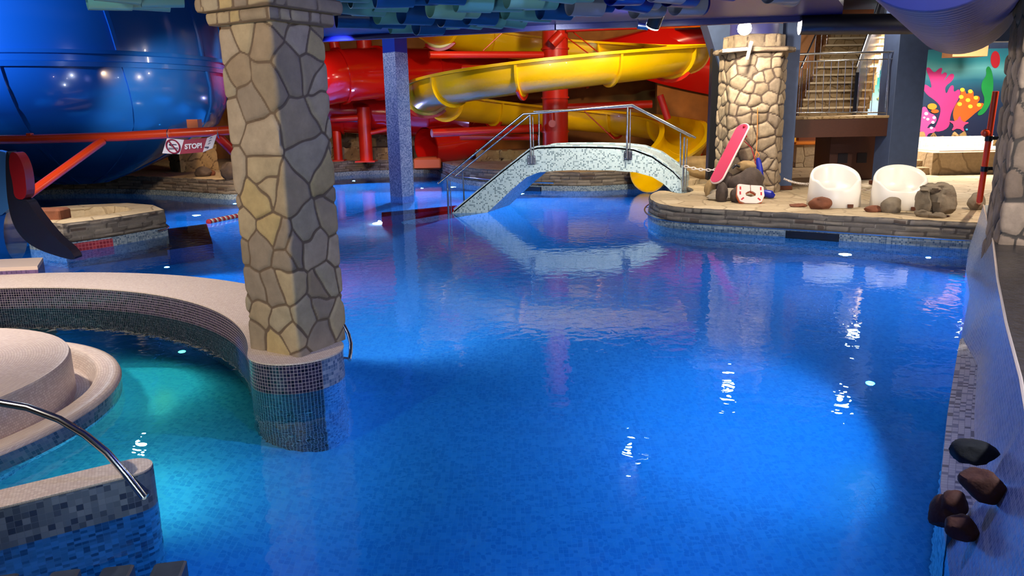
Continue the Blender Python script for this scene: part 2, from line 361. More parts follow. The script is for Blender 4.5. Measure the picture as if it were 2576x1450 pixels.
def stone_ribbon(mb, path, z0, z1, depth=.03, style='coursed', cell=.2, ch=.09, ln=.3, step=.03, vstep=None, seed=1, side=1, gap=.01, ax=1.0, off=0.0, topwave=0.0):
    """stone facing on a vertical wall that follows path; side=+1 faces the right-hand side of travel"""
    P, t = resample(path, step); T = np.gradient(P, axis=0); T /= (np.linalg.norm(T, axis=1)[:, None]+1e-9); Nn = np.stack([T[:, 1], -T[:, 0]], 1)*side
    nv = max(2, int((z1-z0)/(vstep or step))+1); v = np.linspace(0, z1-z0, nv); U, V = np.meshgrid(t, v)
    if style == 'coursed': c, e, h = coursed(t[-1], z1-z0, U, V, ch, ln, seed, gap)
    else: c, e, h = rubble(t[-1], z1-z0, U, V, cell, ax, seed, gap)
    h = h+.25*(vnoise(U*14, V*14, seed+3)-.5)*(h > .2); D = off+depth*h
    X = P[None, :, 0]+Nn[None, :, 0]*D; Y = P[None, :, 1]+Nn[None, :, 1]*D; Z = z0+V
    if topwave: Z = Z+(V/(z1-z0))*topwave*(vnoise(U*7, U*0, seed)-.5)
    mb.grid(np.stack([X, Y, Z], 2), np.stack([U, V], 2), c+.001, e, flip=(side < 0)); return mb
def ribbon(mb, path, z0, z1, side=1, step=.08, off=0.0, off1=None, nz=2):
    P, t = resample(path, step); T = np.gradient(P, axis=0); T /= (np.linalg.norm(T, axis=1)[:, None]+1e-9); Nn = np.stack([T[:, 1], -T[:, 0]], 1)*side
    off1 = off if off1 is None else off1; rows = []; uv = []
    for i in range(nz):
        k = i/(nz-1); o = off*(1-k)+off1*k; z = z0*(1-k)+z1*k
        rows.append(np.stack([P[:, 0]+Nn[:, 0]*o, P[:, 1]+Nn[:, 1]*o, np.full(len(P), z)], 1)); uv.append(np.stack([t, np.full(len(P), z)], 1))
    return mb.grid(rows, uv, flip=(side < 0))
def stone_top(mb, path, z, wdt=.04): pass
def rock(c, d, seed=0, rough=.18, mb=None, sub=4, sq=1.0):
    """boulder: noisy rounded lump resting on its base at c; d = size xyz"""
    mb = mb or MB(); n = 8*sub; m = 4*sub; rs = np.random.RandomState(seed); off = rs.rand(3)*50; P = []
    ks = rs.normal(size=(9, 3)); ks /= np.linalg.norm(ks, axis=1)[:, None]; kd = rs.uniform(.72, .95, 9)
    for i in range(m+1):
        th = math.pi*i/m; row = []
        for j in range(n):
            ph = 2*math.pi*j/n; v = np.array([math.sin(th)*math.cos(ph), math.sin(th)*math.sin(ph), -math.cos(th)])
            if sq != 1: v = np.sign(v)*np.abs(v)**sq
            r = 1.0
            for k in range(9):                                  # planar facets
                dd = v.dot(ks[k]);
                if dd*r > kd[k]: r = kd[k]/dd
            nz = float(vnoise(np.array(v[0]*2+off[0]+v[2]*1.7), np.array(v[1]*2+off[1]+v[2]*1.3), seed))+.5*float(vnoise(np.array(v[0]*5+off[0]+v[2]*4), np.array(v[1]*5+v[2]*3+off[1]), seed+1))
            row.append(v*r*(1+rough*(nz-.75)))
        P.append(row)
    P = np.array(P); P[0] = P[0].mean(0); P[-1] = P[-1].mean(0)
    P = P*np.array(d)/2; P[:, :, 2] = np.maximum(P[:, :, 2], -d[2]*.36); P[:, :, 2] += d[2]*.36
    P = P+np.array(c); return mb.grid(P, closeu=True)
# ------------------------------------------------------------------ materials
mat('steel', '#b9bcc2', .22, 1.0); mat('dark_steel', '#55555c', .3, 1.0)
mat('black_paint', '#0c0d12', .5); mat('black_rubber', '#121318', .35)
mat('navy_ceiling', '#101c78', .35, bump=.05); mat('navy_duct', '#3c3e78', .45); mat('black_duct', '#0b0d1c', .4)
mat('slate', '#3a4656', .5, var=.3, bscale=20)
mat('navy_wall', '#46587c', .6, var=.15, bscale=8); mat('navy_post_top', '#0a2c9c', .5)
mat('tank_blue', (0.006, 0.075, 0.42, 1), .16, coat=.4); mat('yellow_plastic', '#f4c400', .28, coat=.25, var=.08, bscale=2.0); mat('red_plastic', '#c8160e', .16, coat=.5)
mat('red_paint', '#d8260f', .35); mat('orange_paint', '#e2441a', .3, coat=.3)
mat('tan_wall', '#a8682a', .85, bump=.4, var=.35, bscale=2.5); mat('brown_wall', '#6b3a1c', .7, var=.2, bscale=4); mat('dark_wall', '#1a1620', .8)
mat('hall_ceiling', '#15131a', .9)
mat('white_plastic', '#f4efe6', .32, coat=.1)
mat('teal_plastic', '#6cb4bc', .3); mat('blue_roll', '#1f4f96', .32); mat('grey_roll', '#8f94ad', .32); mat('pale_teal_roll', '#86c4bd', .3); mat('navy_roll', '#11218c', .3)
mat('cream_edge', '#cbb7aa', .4)
mat('rock_dark', '#5c4e45', .85, bump=.8, var=.4, bscale=9); mat('rock_brown', '#6a3a24', .8, bump=.7, var=.35, bscale=9); mat('rock_red', '#8a5238', .85, bump=.8, var=.4, bscale=8)
mat('rock_tan', '#b09060', .9, bump=.9, var=.35, bscale=8); mat('rock_grey', '#857866', .9, bump=.9, var=.35, bscale=10); mat('rock_black', '#0a0b0d', .85, bump=.3); mat('hold_brown', '#4a2412', .8, bump=.3, var=.2); mat('rock_mortar', '#a89a86', .9, bump=.6, var=.2, bscale=14)
mat('red_mesh', '#8e1f2e', .6); mat('maroon', '#8c1040', .55); mat('white_vinyl', '#d6d8f0', .5); mat('ink', '#3b3f66', .6)
mat('pink_board', '#d6486a', .45); mat('pale_foam', '#f3d9d0', .6); mat('orange_foam', '#e06a34', .6); mat('red_ink', '#c02030', .5); mat('rope_red', '#c62a3a', .6); mat('rope_orange', '#d98a3c', .7)
mat('royal_plastic', '#1c2aa8', .35); mat('chain_white', '#e8dcd2', .5)
mat('slot', '#03050c', .8); mat('wood_brown', '#4a2210', .5, var=.15)
mat('glass_orange', '#e88a38', .2); mat('yellow_wall', '#e0a52a', .7)
mosaic('floor_mosaic', ['#68abdc', '#74b5e2', '#62a4d8', '#7ebce6', '#6aa8da', '#76b6e4'], .03, '#86bfe4', .12, .3)
mosaic('bank_mosaic', ['#93a9bd', '#6c88a4', '#a5b6c4', '#7f98ae', '#56708e', '#9eb2c4'], .025, '#a9b7c4', .12)
mosaic('bridge_mosaic', ['#a6c0cc', '#b0c8d2', '#4f6c7c', '#9fbac8', '#acc4ce', '#b2c8d2', '#6d8896', '#a9c2cc'], .027, '#c2ced2', .14, .3)
mosaic('column_mosaic', ['#5f7398', '#8291b4', '#4f6288', '#7183a8', '#93a0bf'], .025, '#8c98b4', .12)
mosaic('blue_column_mosaic', ['#5a78b8', '#7f9ad0', '#4a66a4', '#8ea6d8'], .025, '#7c94c8', .12)
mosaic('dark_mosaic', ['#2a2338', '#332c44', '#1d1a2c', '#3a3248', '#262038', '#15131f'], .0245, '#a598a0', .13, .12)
mosaic('kerb_mosaic', ['#6e7785', '#69727f', '#868e9c', '#3c4354', '#737b88', '#535b68', '#7f8795'], .03, '#6f7683', .06, .25)
mosaic('cream_mosaic', ['#e0cec2', '#dac8bc', '#e6d6ca', '#d6c2b6'], .016, '#b09c90', .10, .35, stagger=True)
mosaic('wall_mosaic', ['#8d9dc6', '#a0aed2', '#8092be', '#98a6ce', '#aab8d8'], .025, '#b4bfd8', .12, .22, bump=.8)
mosaic('strip_mosaic', ['#c2c4c8', '#cccfd0', '#5c6478', '#bcc0c4', '#8089a0', '#c8cacc'], .03, '#9a9ea6', .08, .3)
mosaic('top_mosaic', ['#2c2c30', '#38363a', '#242428', '#312f33'], .05, '#4a474a', .06, .3)
mosaic('plum_mosaic', ['#5a4470', '#4c3a64', '#6a5280'], .025, '#6a5a80', .1)
mosaic('red_mosaic', ['#a02a3a', '#8e2434', '#b03444'], .05, '#c86a74', .18, .5)
mosaic('jacuzzi_mosaic', ['#d9dcd8', '#c8cec8', '#8fa0a0', '#e4e4de', '#dfe0da'], .05, '#d8d8d0', .1)
stonemat('field_stone', ['#b09a7c', '#a58e74', '#bca685', '#c2a878', '#9c8a78', '#b3a288', '#a08c74', '#b9a48c'], '#6e5a48', nvar=.28)
stonemat('pillar_stone', ['#b8a488', '#a89478', '#c6b294', '#9c8a74', '#b09c80'], '#5c4c40', nscale=12, nvar=.4)
stonemat('bank_stone', ['#8d8479', '#9a9084', '#80776e', '#a39a90', '#877d74', '#94897e', '#6a5a50'], '#5e5650', nvar=.3)
stonemat('tan_stone', ['#b0915e', '#a38452', '#bd9f6c', '#957849'], '#6a5234')
stonemat('grey_wallstone', ['#b09880', '#a08a74', '#bca48c', '#947e6a'], '#4e463e')
flagmat('deck_flags', ['#d2bc98', '#c6ae8a', '#dcc8a6', '#bfa884', '#d8c4a2'], '#a08c6e', 2.4)
flagmat('terrace_flags', ['#c4ae8e', '#b8a282', '#cdb898', '#b29c7e'], '#8f7c62', 2.0)
flagmat('stair_flags', ['#c8aa7c', '#b89868', '#d4b88c', '#a88a5e'], '#80663f', 4.0)
def water_mat():
    m = bpy.data.materials.new('pool_water'); m.use_nodes = True; nt = m.node_tree; N = nt.nodes; L = nt.links; N.remove(N['Principled BSDF'])
    g = N.new('ShaderNodeBsdfGlass'); g.inputs['IOR'].default_value = 1.33; g.inputs['Roughness'].default_value = 0.0; g.inputs['Color'].default_value = (.86, .96, 1, 1)
    tc = N.new('ShaderNodeTexCoord'); n1 = N.new('ShaderNodeTexNoise'); n1.inputs['Scale'].default_value = 7.0; n1.inputs['Detail'].default_value = 2; n1.inputs['Distortion'].default_value = .4
    n2 = N.new('ShaderNodeTexNoise'); n2.inputs['Scale'].default_value = .8; n2.inputs['Detail'].default_value = 1
    L.new(tc.outputs['Object'], n1.inputs['Vector']); L.new(tc.outputs['Object'], n2.inputs['Vector'])
    b = N.new('ShaderNodeBump'); b.inputs['Strength'].default_value = 1.0; b.inputs['Distance'].default_value = .0024; L.new(n1.outputs['Fac'], b.inputs['Height'])
    b2 = N.new('ShaderNodeBump'); b2.inputs['Strength'].default_value = 1.0; b2.inputs['Distance'].default_value = .004; L.new(n2.outputs['Fac'], b2.inputs['Height']); L.new(b.outputs[0], b2.inputs['Normal'])
    L.new(b2.outputs[0], g.inputs['Normal']); L.new(g.outputs[0], N['Material Output'].inputs['Surface']); MATS['water'] = m
water_mat()
# ================================================================== SETTING
# ---- pool outline (waterline), world coordinates from the waterline in the picture
def WL(pts, z=0.0): return [tuple(W(x, y, z)[:2]) for x, y in pts]
right_bank = smoothpath([(8.2, 8.9)]+WL([(2455, 628), (2200, 611), (2040, 599), (1860, 588), (1740, 580), (1670, 571), (1640, 558), (1632, 545), (1640, 533), (1665, 523)])+[(3.1, 13.7), (3.55, 14.4), (3.5, 15.2)], 2)
far_bank = smoothpath([(3.5, 15.2), (3.75, 16.4), (3.7, 17.3)]+WL([(1640, 474), (1580, 476), (1500, 481), (1430, 481), (1330, 479), (1270, 474), (1200, 468), (1150, 461), (1118, 449), (1106, 441), (1100, 437), (1040, 436), (960, 438), (900, 440), (840, 444), (760, 453), (700, 470), (650, 492), (600, 504), (540, 500), (470, 495), (400, 490), (300, 487), (200, 487), (100, 490), (0, 497)])+[(-13.5, 14.5)], 2)
DZ = .35; FZ = .45; DEEP = -1.22
# pool floor with the shallow basin of the round pool
KC = np.array([-5.0, 4.2]); KR = 3.25; KO = 3.97
gx = np.linspace(-15, 9, 121); gy = np.linspace(0.2, 27, 135); X, Y = np.meshgrid(gx, gy)
r = np.hypot(X-KC[0], Y-KC[1]); k = np.clip((r-2.45)/(4.3-2.45), 0, 1); k = k*k*(3-2*k)
Z = -.62*(1-k)+DEEP*k
mb = MB(); mb.grid(np.stack([X, Y, Z], 2), np.stack([X, Y], 2)); struct(obj('pool_floor', mb, 'floor_mosaic', smooth=True, ang=0), 'pale blue mosaic floor under the pool water')
mb = MB(); mb.grid(np.stack(np.meshgrid(np.linspace(-15, 9, 2), np.linspace(-.6, 27, 2))+[np.zeros((2, 2))], 2)); tag(obj('pool_water', mb, 'water', smooth=False, origin=(0, 0, 0)), 'still clear blue pool water filling the whole pool', 'water', kind='stuff')
# ---- banks
def bank(name, path, top, seed, mosaic_name, side, label, ztile=.12, rough_top=.02):
    t = bpy.data.objects.new(name, None); COL.objects.link(t); P0 = path[len(path)//2]; t.location = (P0[0], P0[1], DEEP); ROOT[t.name] = np.array([P0[0], P0[1], DEEP]); struct(t, label)
    m = MB(); stone_ribbon(m, path, ztile, top, .03, 'coursed', ch=.075, ln=.28, step=.035, vstep=.02, seed=seed, side=side, gap=.012, topwave=rough_top); obj('stone_facing', m, 'bank_stone', t)
    m = MB(); ribbon(m, path, DEEP-.05, ztile, side=side, off=.03); obj('tile_band', m, mosaic_name, t)
    m = MB(); ribbon(m, path, ztile, ztile, side=side, off=0, off1=.03); obj('tile_ledge', m, mosaic_name, t)
    return t
rb = bank('wall_right_bank', right_bank, DZ, 11, 'bank_mosaic', -1, 'brick-faced curved bank below the deck with the white chairs')
fb = bank('wall_far_bank', far_bank, FZ, 12, 'bank_mosaic', -1, 'brick-faced bank along the far side of the pool')
# dark overflow slots in the banks
def slot(px0, px1, y0, y1, dep, parent, z0=-.12, z1=.09):
    a = W(px0, y0); b = W(px1, y1); m = MB(); d = b-a; n = np.array([d[1], -d[0], 0]); n /= np.linalg.norm(n)
    if n[1] > 0: n = -n
    P = [a[:2]+n[:2]*dep, b[:2]+n[:2]*dep, b[:2]-n[:2]*.05, a[:2]-n[:2]*.05]; m.prism([tuple(p) for p in P], z0, z1); obj('overflow_slot', m, 'slot', parent, smooth=False)
slot(1968, 2112, 594, 604, .05, rb)
slot(1288, 1362, 477, 480, .06, fb); slot(915, 975, 431, 428, .06, fb)
# ---- decks
def poly_obj(name, poly, z0, z1, m, label=None):
    mb = MB(); mb.prism(poly, z0, z1); o = obj(name, mb, m, smooth=False); struct(o, label); return o
poly_obj('floor_right_deck', list(right_bank)+[(4.6, 16.2), (5.0, 17), (15, 17), (15, 8.9)], DZ-.5, DZ, 'deck_flags', 'pale flagstone deck at the right of the pool')
poly_obj('floor_far_deck', list(far_bank)+[(-15, 14.5), (-15, 27), (3.9, 27), (3.9, 15.6)], FZ-.55, FZ, 'tan_stone' if 0 else 'deck_flags', 'flagstone ledge under the slides')
poly_obj('floor_terrace', [(3.9, 16.2), (15, 16.2), (15, 27), (3.9, 27)], DZ-.5, DZ-.01, 'terrace_flags', 'stone paved terrace beyond the stairs')
# ---- hall shell
def slab(name, c, d, m, label=None):
    mb = MB(); mb.box(c, d); o = obj(name, mb, m, smooth=False); struct(o, label); return o
slab('wall_back', (-2.5, 27.15, 2.4), (25, .3, 7.4), 'tan_wall', 'stained tan rendered wall behind the slides')
slab('wall_left', (-15.2, 13, 2.4), (.3, 28, 7.4), 'dark_wall'); slab('wall_rear', (0, -.75, 2.4), (30, .3, 7.4), 'dark_wall')
slab('wall_right', (15.2, 13, 2.4), (.3, 28, 7.4), 'navy_wall')
slab('ceiling_hall', (0, 19, 6.1), (30.5, 17, .2), 'hall_ceiling', 'dark high ceiling of the slide hall')
A = W(850, 93, 3.1); B = W(1400, 64, 3.1); C_ = W(2005, 44, 3.1)
edge = [(-15, 6.6), (-3.2, 6.9), (-2.5, 7.2), (A[0]-.3, A[1]+.1), (B[0], B[1]), (C_[0]+.6, C_[1]-.1)]
mb = MB(); mb.prism([(-15, -.6), (.6, -.6), (1.6, 3.5), (2.6, 7.0), (4.3, 10.2)]+edge[::-1], 3.1, 3.3); struct(obj('ceiling', mb, 'navy_ceiling', smooth=False), 'glossy navy ceiling over the near part of the pool')
mb = MB()
for a, b in zip(edge[:-1], edge[1:]):
    a = np.array(a); b = np.array(b); d = (b-a)/np.linalg.norm(b-a); n = np.array([d[1], -d[0]]); n = n if n[1] < 0 else -n
    mb.prism([tuple(a), tuple(b), tuple(b+n*.12), tuple(a+n*.12)], 3.03, 3.1)
    mb.prism([tuple(a-n*.02), tuple(b-n*.02), tuple(b), tuple(a)], 3.08, 6.05)
slab('ceiling_high', (8, 5.3, 4.6), (15, 12, .2), 'hall_ceiling', 'dark upper ceiling over the right side')
struct(obj('ceiling_fascia', mb, 'navy_ceiling', smooth=False))
# wall right of the slide: tan wall end, navy sloping duct and posts
# rear right room walls
poly_obj('wall_pier', [(4.75, 24.9), (9.9, 24.9), (9.9, 25.2), (4.75, 25.2)], 0.3, 6.0, 'tan_wall')
# ================================================================== NEAR ROUND POOL
def arc(c, r, a0, a1, n): return [(c[0]+r*math.cos(R_(a0+(a1-a0)*i/n)), c[1]+r*math.sin(R_(a0+(a1-a0)*i/n))) for i in range(n+1)]
CZ = .22; SCX, SCY = -1.56, 5.2; CR = .335
th0 = math.degrees(math.atan2(SCY-KC[1], SCX-KC[0]))
inner = arc(KC, KR, 118, th0+2, 60); outer = arc(KC, KO, th0+11, 118, 60)
# blend the outer arc to the rounded end round the column
capc = arc((SCX, SCY), CR, 150+45, 150+45+230, 40)
outer_in = [p for p in outer]; q0 = capc[-1]
start = capc[0]
inner = [p for p in inner if math.hypot(p[0]-SCX, p[1]-SCY) > CR*.98]
outer_in = [p for p in outer_in if math.hypot(p[0]-SCX, p[1]-SCY) > CR*1.6]
blend = smoothpath([q0, ((q0[0]*2+outer_in[0][0])/3+.05, (q0[1]*2+outer_in[0][1])/3), outer_in[0]], 2)
loop = inner+capc+blend[1:-1]+outer_in
t = thing('pool_divider_wall', (SCX, SCY, DEEP), 'low curved wall round the small pool, cream mosaic top and dark tiled inner face', 'pool wall'); t['kind'] = 'structure'
mb = MB(); mb.prism(loop, DEEP, CZ-.012, bottom=False, sides=False); lip = loop
m2 = MB(); m2.prism(loop, CZ-.012, CZ, bottom=False); obj('coping', m2, 'cream_mosaic', t, smooth=False)
dark_path = inner+[p for p in capc if p[0] < SCX+.17 or p[1] < SCY-.27]
blue_path = [p for p in capc if not (p[0] < SCX+.17 or p[1] < SCY-.27)]
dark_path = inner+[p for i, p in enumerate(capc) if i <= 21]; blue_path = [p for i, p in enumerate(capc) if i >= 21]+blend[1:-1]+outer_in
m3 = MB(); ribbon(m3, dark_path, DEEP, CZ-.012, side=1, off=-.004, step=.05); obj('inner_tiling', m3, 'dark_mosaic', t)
m4 = MB(); ribbon(m4, blue_path, DEEP, CZ-.012, side=1, off=-.004, step=.05); obj('outer_tiling', m4, 'column_mosaic', t)
# ---- stone column standing on its rounded end
t = thing('stone_column', (SCX, SCY, CZ), 'fieldstone clad square column standing on the round mosaic wall end', 'column')
def stone_box(name, parent, cs, z0, z1, depth, cell, seed, matn, step=.02, vstep=None, ax=1.0, gap=.014, style='rubble', ch=.1, ln=.3):
    m = MB(); bi = max(range(4), key=lambda i: cs[i][1]); P = [cs[(bi+i) % 4] for i in range(5)]
    stone_ribbon(m, P, z0, z1, depth, style, cell=cell, ch=ch, ln=ln, step=step, vstep=vstep, seed=seed, side=1, gap=gap, ax=ax)
    m.prism([tuple(p) for p in cs], z0, z1, sides=False); return obj(name, m, matn, parent, ang=60)
def sq(cx, cy, fx, fy, h): # square with one corner direction (fx,fy), half diagonal h
    fx, fy = np.array([fx, fy])/math.hypot(fx, fy); return [(cx+fx*h, cy+fy*h), (cx-fy*h, cy+fx*h), (cx-fx*h, cy-fy*h), (cx+fy*h, cy-fx*h)]
base = sq(-1.575, 5.33, .10, -.36, .325)
stone_box('shaft', t, base, CZ, 2.47, .02, .2, 21, 'field_stone', step=.010, vstep=.010, gap=.011)
stone_box('capital', t, sq(-1.575, 5.33, .10, -.36, .40), 2.44, 2.52, .03, .12, 31, 'field_stone', step=.015, style='coursed', ch=.078, ln=.17, gap=.012)
stone_box('capital', t, sq(-1.575, 5.33, .10, -.36, .455), 2.52, 2.61, .03, .12, 36, 'field_stone', step=.015, style='coursed', ch=.09, ln=.19, gap=.012)
stone_box('capital', t, sq(-1.575, 5.33, .10, -.36, .42), 2.61, 3.1, .03, .2, 39, 'field_stone', step=.03)
# ---- handrails
def pipe(name, pts, r, mt='steel', parent=None, label=None, cat=None, caps=True, seg=12):
    m = MB(); m.tube(pts, r, seg, caps); o = obj(name, m, mt, parent); 
    if cat: tag(o, label, cat)
    return o
t = thing('grab_rail', (-1.2, 5.3, .1), 'short bent steel grab rail beside the foot of the stone column', 'handrail')
P = smoothpath([YP(862, 800, 5.75), YP(874, 822, 5.6), YP(884, 850, 5.4), YP(884, 885, 5.25), YP(881, 905, 5.2)], 2) if 0 else None
pts = [YP(852, 806, 5.9), YP(866, 820, 5.8), YP(877, 842, 5.62), YP(883, 866, 5.45), YP(882, 890, 5.3), YP(879, 906, 5.22)]
pipe('rail', pts, .014, 'steel', t); pipe('fixing', [pts[-1]+np.array([0, 0, .01]), np.array([SCX+.31, SCY+.05, pts[-1][2]+.01])], .008, 'steel', t)
# ---- low wall at the lower left with its rail
tipc = np.array([-1.875, 3.395]); dw = np.array([-.837, -.548]); nw = np.array([-dw[1], dw[0]]); hw = .098
far = tipc+dw*1.6
ang0 = math.degrees(math.atan2(nw[1], nw[0]))
end = arc(tipc, hw, ang0, ang0-180, 16) if 0 else [tuple(tipc+nw*hw*math.cos(R_(a))-dw*hw*math.sin(R_(a))) for a in range(0, 181, 12)]
loop2 = [tuple(far+nw*hw)]+end+[tuple(far-nw*hw)]
t = thing('pool_divider_wall', (float(tipc[0]), float(tipc[1]), DEEP), 'short straight low wall with rounded end and grey checked tiles, lower left corner', 'pool wall'); t['kind'] = 'structure'
m = MB(); m.prism(loop2, .19, .2); obj('coping', m, 'cream_mosaic', t, smooth=False)
front = [p for p in loop2]; m = MB(); n0 = len(front); ribbon(m, front, DEEP, .19, side=1 if np.cross(nw, dw) > 0 else -1, off=-.003, step=.03)
obj('tiling', m, 'kerb_mosaic', t)
sp_ = [W(-140, 985, .62), W(-60, 996, .62), YP(0, 1014, 3.42), YP(70, 1026, 3.4), YP(150, 1056, 3.37), YP(215, 1095, 3.34), YP(270, 1140, 3.32), YP(320, 1198, 3.3), YP(362, 1252, 3.29)]
sp_[0] = sp_[2]+(sp_[2]-sp_[3])*2.2; sp_[1] = sp_[2]+(sp_[2]-sp_[3])*1.1
t = thing('handrail', tuple(sp_[-1]), 'curved steel handrail ending at the grey checked low wall', 'handrail')
m = MB(); m.tube(sp_, .018, 14); obj('rail', m, 'steel', t); m = MB(); m.tube([sp_[-1], sp_[-1]+np.array([-.02, .07, -.02])], .012); obj('fixing', m, 'steel', t)
# ---- slate tiles of the near kerb
t = thing('near_kerb', tuple(W(250, 1440, .1)), 'dark slate kerb blocks just showing at the bottom left edge', 'kerb')
for (x0, x1, y) in ((-20, 48, 1441), (128, 203, 1430), (258, 338, 1419), (388, 470, 1409)):
    a = W(x0, y+8, .1); b = W(x1, y-2, .1); dd = (b-a)/np.linalg.norm(b-a); n = np.array([-dd[1], dd[0], 0]); c = (a+b)/2-n*.13
    m = MB(); m.box((c[0], c[1], .02), (np.linalg.norm(b-a), .26, .16), rz=math.atan2(dd[1], dd[0]), bev=.008); obj('block', m, 'slate', t, smooth=False)
# ---- round seat island in the small pool
t = thing('round_seat_island', (-4.12, 4.42, DEEP), 'round two-tier cream mosaic seat island in the small pool', 'pool seat')
m = MB(); m.lathe([(0, .31), (1.17, .31), (1.2, .305), (1.21, .28), (1.21, .02)], (-4.12, 4.42, 0), 96); obj('seat_top', m, 'cream_mosaic', t, ang=30)
m = MB(); m.lathe([(1.2, .02), (1.3, .02), (1.34, .1), (1.36, .12), (1.47, .125), (1.5, .115), (1.51, .09)], (-4.14, 4.44, 0), 96); obj('basin_rim', m, 'cream_mosaic', t, ang=50)
m = MB(); m.lathe([(1.51, .09), (1.5, -.05), (1.3, -.3), (1.1, -.45), (1.1, -.9)], (-4.14, 4.44, 0), 96); obj('pedestal', m, 'column_mosaic', t, ang=50)
# ================================================================== RIGHT SLANTED WALL
L0 = [(6.0, 9.75), (5.2, 8.45), (4.58, 7.33), (3.33, 5.39), (2.59, 4.22), (2.05, 3.33), (1.74, 2.69), (1.25, 1.8), (.8, 1.0)]
L2 = [(6.0, 9.55), (5.28, 8.3), (4.62, 7.15), (3.55, 5.38), (2.87, 4.22), (2.36, 3.32), (2.0, 2.72), (1.5, 1.85), (1.05, 1.0)]
def wallpt(px, py, z): return W(px, py, z)
t = thing('waterfall_wall', (3.0, 4.5, DEEP), 'wet slanted blue-grey mosaic wall along the right edge', 'pool wall'); t['kind'] = 'structure'
m = MB(); n = 60; rows = []; uvs = []
P0, s0 = resample(L0, .1); nn = len(P0); S2 = np.array(L2); ss = np.linspace(0, 1, nn)
def rs2(path, n):
    P = np.array(path, float); seg = np.linalg.norm(np.diff(P, axis=0), axis=1); S = np.concatenate([[0], np.cumsum(seg)]); t_ = np.linspace(0, S[-1], n); return np.stack([np.interp(t_, S, P[:, 0]), np.interp(t_, S, P[:, 1])], 1), t_
Q0, tt = rs2(L0, 90); Q2, _ = rs2(L2, 90); QW = Q0.copy(); wl_ = .12*np.clip((Q0[:, 1]-2.9)/.15, 0, 1)*np.clip((5.6-Q0[:, 1])/.5, 0, 1); Q0b = Q0+np.outer(wl_, np.array([.85, -.53]))
for k in np.linspace(-1, 1, 13):
    if k < 0: xy = Q0b; z = -k*DEEP
    else: xy = Q0b*(1-k)+Q2*k; z = .6*k
    rows.append(np.column_stack([xy, np.full(90, z)])); uvs.append(np.stack([tt, np.full(90, z*1.1)], 1))
m.grid(rows, uvs); obj('sloping_face', m, 'wall_mosaic', t)
m = MB(); top = [tuple(p) for p in Q2]; outs = [(p[0]+2.2, p[1]-.9) for p in Q2][::-1]; m.prism(top+outs, .45, .6); obj('top_slab', m, 'top_mosaic', t, smooth=False)
m = MB(); m.tube([(p[0], p[1], .6) for p in Q2], .009, 6); obj('edge_trim', m, 'cream_edge', t)
# checker strip low on the wall
m = MB(); idx = [i for i in range(90) if 2.9 < Q0[i][1] < 5.65]; w0 = Q0[idx]; w2 = Q0b[idx]+.02*np.array([.85, -.53]); one = np.ones(len(idx))
rows = [np.column_stack([w0, -1.2*one]), np.column_stack([w0, .06*one]), np.column_stack([w2, .075*one])]; uvs = [np.stack([tt[idx], -1.26*one], 1), np.stack([tt[idx], 0*one], 1), np.stack([tt[idx], .14*one], 1)]
m.grid(rows, uvs); obj('checker_strip', m, 'strip_mosaic', t)
# climbing stones on the wall
def hold(px, py, z, d, mt, label, seed, ang=0):
    c = W(px, py, z); m = rock((0, 0, 0), d, seed, .12); V = np.concatenate(m.v); rz = np.array(Matrix.Rotation(ang, 3, 'Z')); m.v = [V @ rz.T+c-np.array([0, 0, d[2]*.36])]; tag(obj('wall_stone', m, mt), label, 'stone', 'rounded stones set in the slanted wall')
hold(2446, 1138, .36, (.2, .13, .12), 'rock_black', 'black rounded stone, topmost of the stones on the wet slanted wall', 3, -.4)
hold(2470, 1222, .40, (.17, .12, .15), 'hold_brown', 'dark brown pointed stone just below the black one on the slanted wall', 5, -.9)
hold(2385, 1290, .14, (.16, .14, .19), 'hold_brown', 'large brown stone on the tile strip, lowest left of the wall stones', 8, .3)
hold(2421, 1330, .22, (.13, .11, .11), 'hold_brown', 'small brown stone touching the large brown one, lowest on the wall', 9, -.5)
hold(2399, 1268, .2, (.12, .1, .12), 'hold_brown', 'brown stone wedged behind the large brown one on the tile strip', 12, -.2)
# ---- big stone column at the right edge
A = np.array([4.46, 6.78]); fr = np.array([.9, -.42]); fr /= np.linalg.norm(fr); lf = np.array([.44, 1.0]); lf /= np.linalg.norm(lf)
t = thing('stone_column', (float(A[0]), float(A[1]), 0), 'massive stone clad column rising behind the slanted mosaic wall at the right', 'column')
corners = [tuple(A), tuple(A+fr*1.5), tuple(A+fr*1.5+lf*.75), tuple(A+lf*.75)]
stone_box('shaft', t, corners, -.1, 4.5, .03, .27, 51, 'grey_wallstone', step=.02, gap=.02, ax=.8)
# ================================================================== RIGHT DECK OBJECTS
# ---- handrail along the waterline of the bank
hp, _ = resample(right_bank[:-14], .12)
T_ = np.gradient(hp, axis=0); T_ /= np.linalg.norm(T_, axis=1)[:, None]; N_ = np.stack([-T_[:, 1], T_[:, 0]], 1)
N_ = np.where((N_[:, 1:] > 0) & (np.abs(N_[:, 1:]) > .5), N_, N_)
t = thing('bank_handrail', (4.4, 10.8, .1), 'thin steel handrail running along the tiles of the right bank', 'handrail')
sgn = -1 if (N_[5, 1] > 0) else 1
pr = [(p[0]+n[0]*.09*sgn, p[1]+n[1]*.09*sgn, .125) for p, n in zip(hp, N_)]
m = MB(); m.tube(pr, .014, 8); obj('rail', m, 'steel', t)
for i in range(4, len(pr), 8):
    m = MB(); m.tube([pr[i], (hp[i][0], hp[i][1], .125)], .007, 6); obj('bracket', m, 'steel', t)
fp, _ = resample([p for p in far_bank if -1.9 < p[0] < 1.2 and p[1] > 16], .15)
t = thing('bank_handrail', (0, 18, .1), 'thin steel handrail along the far bank behind the bridge', 'handrail')
m = MB(); m.tube([(p[0], p[1]-.1, .2) for p in fp], .014, 8); obj('rail', m, 'steel', t)
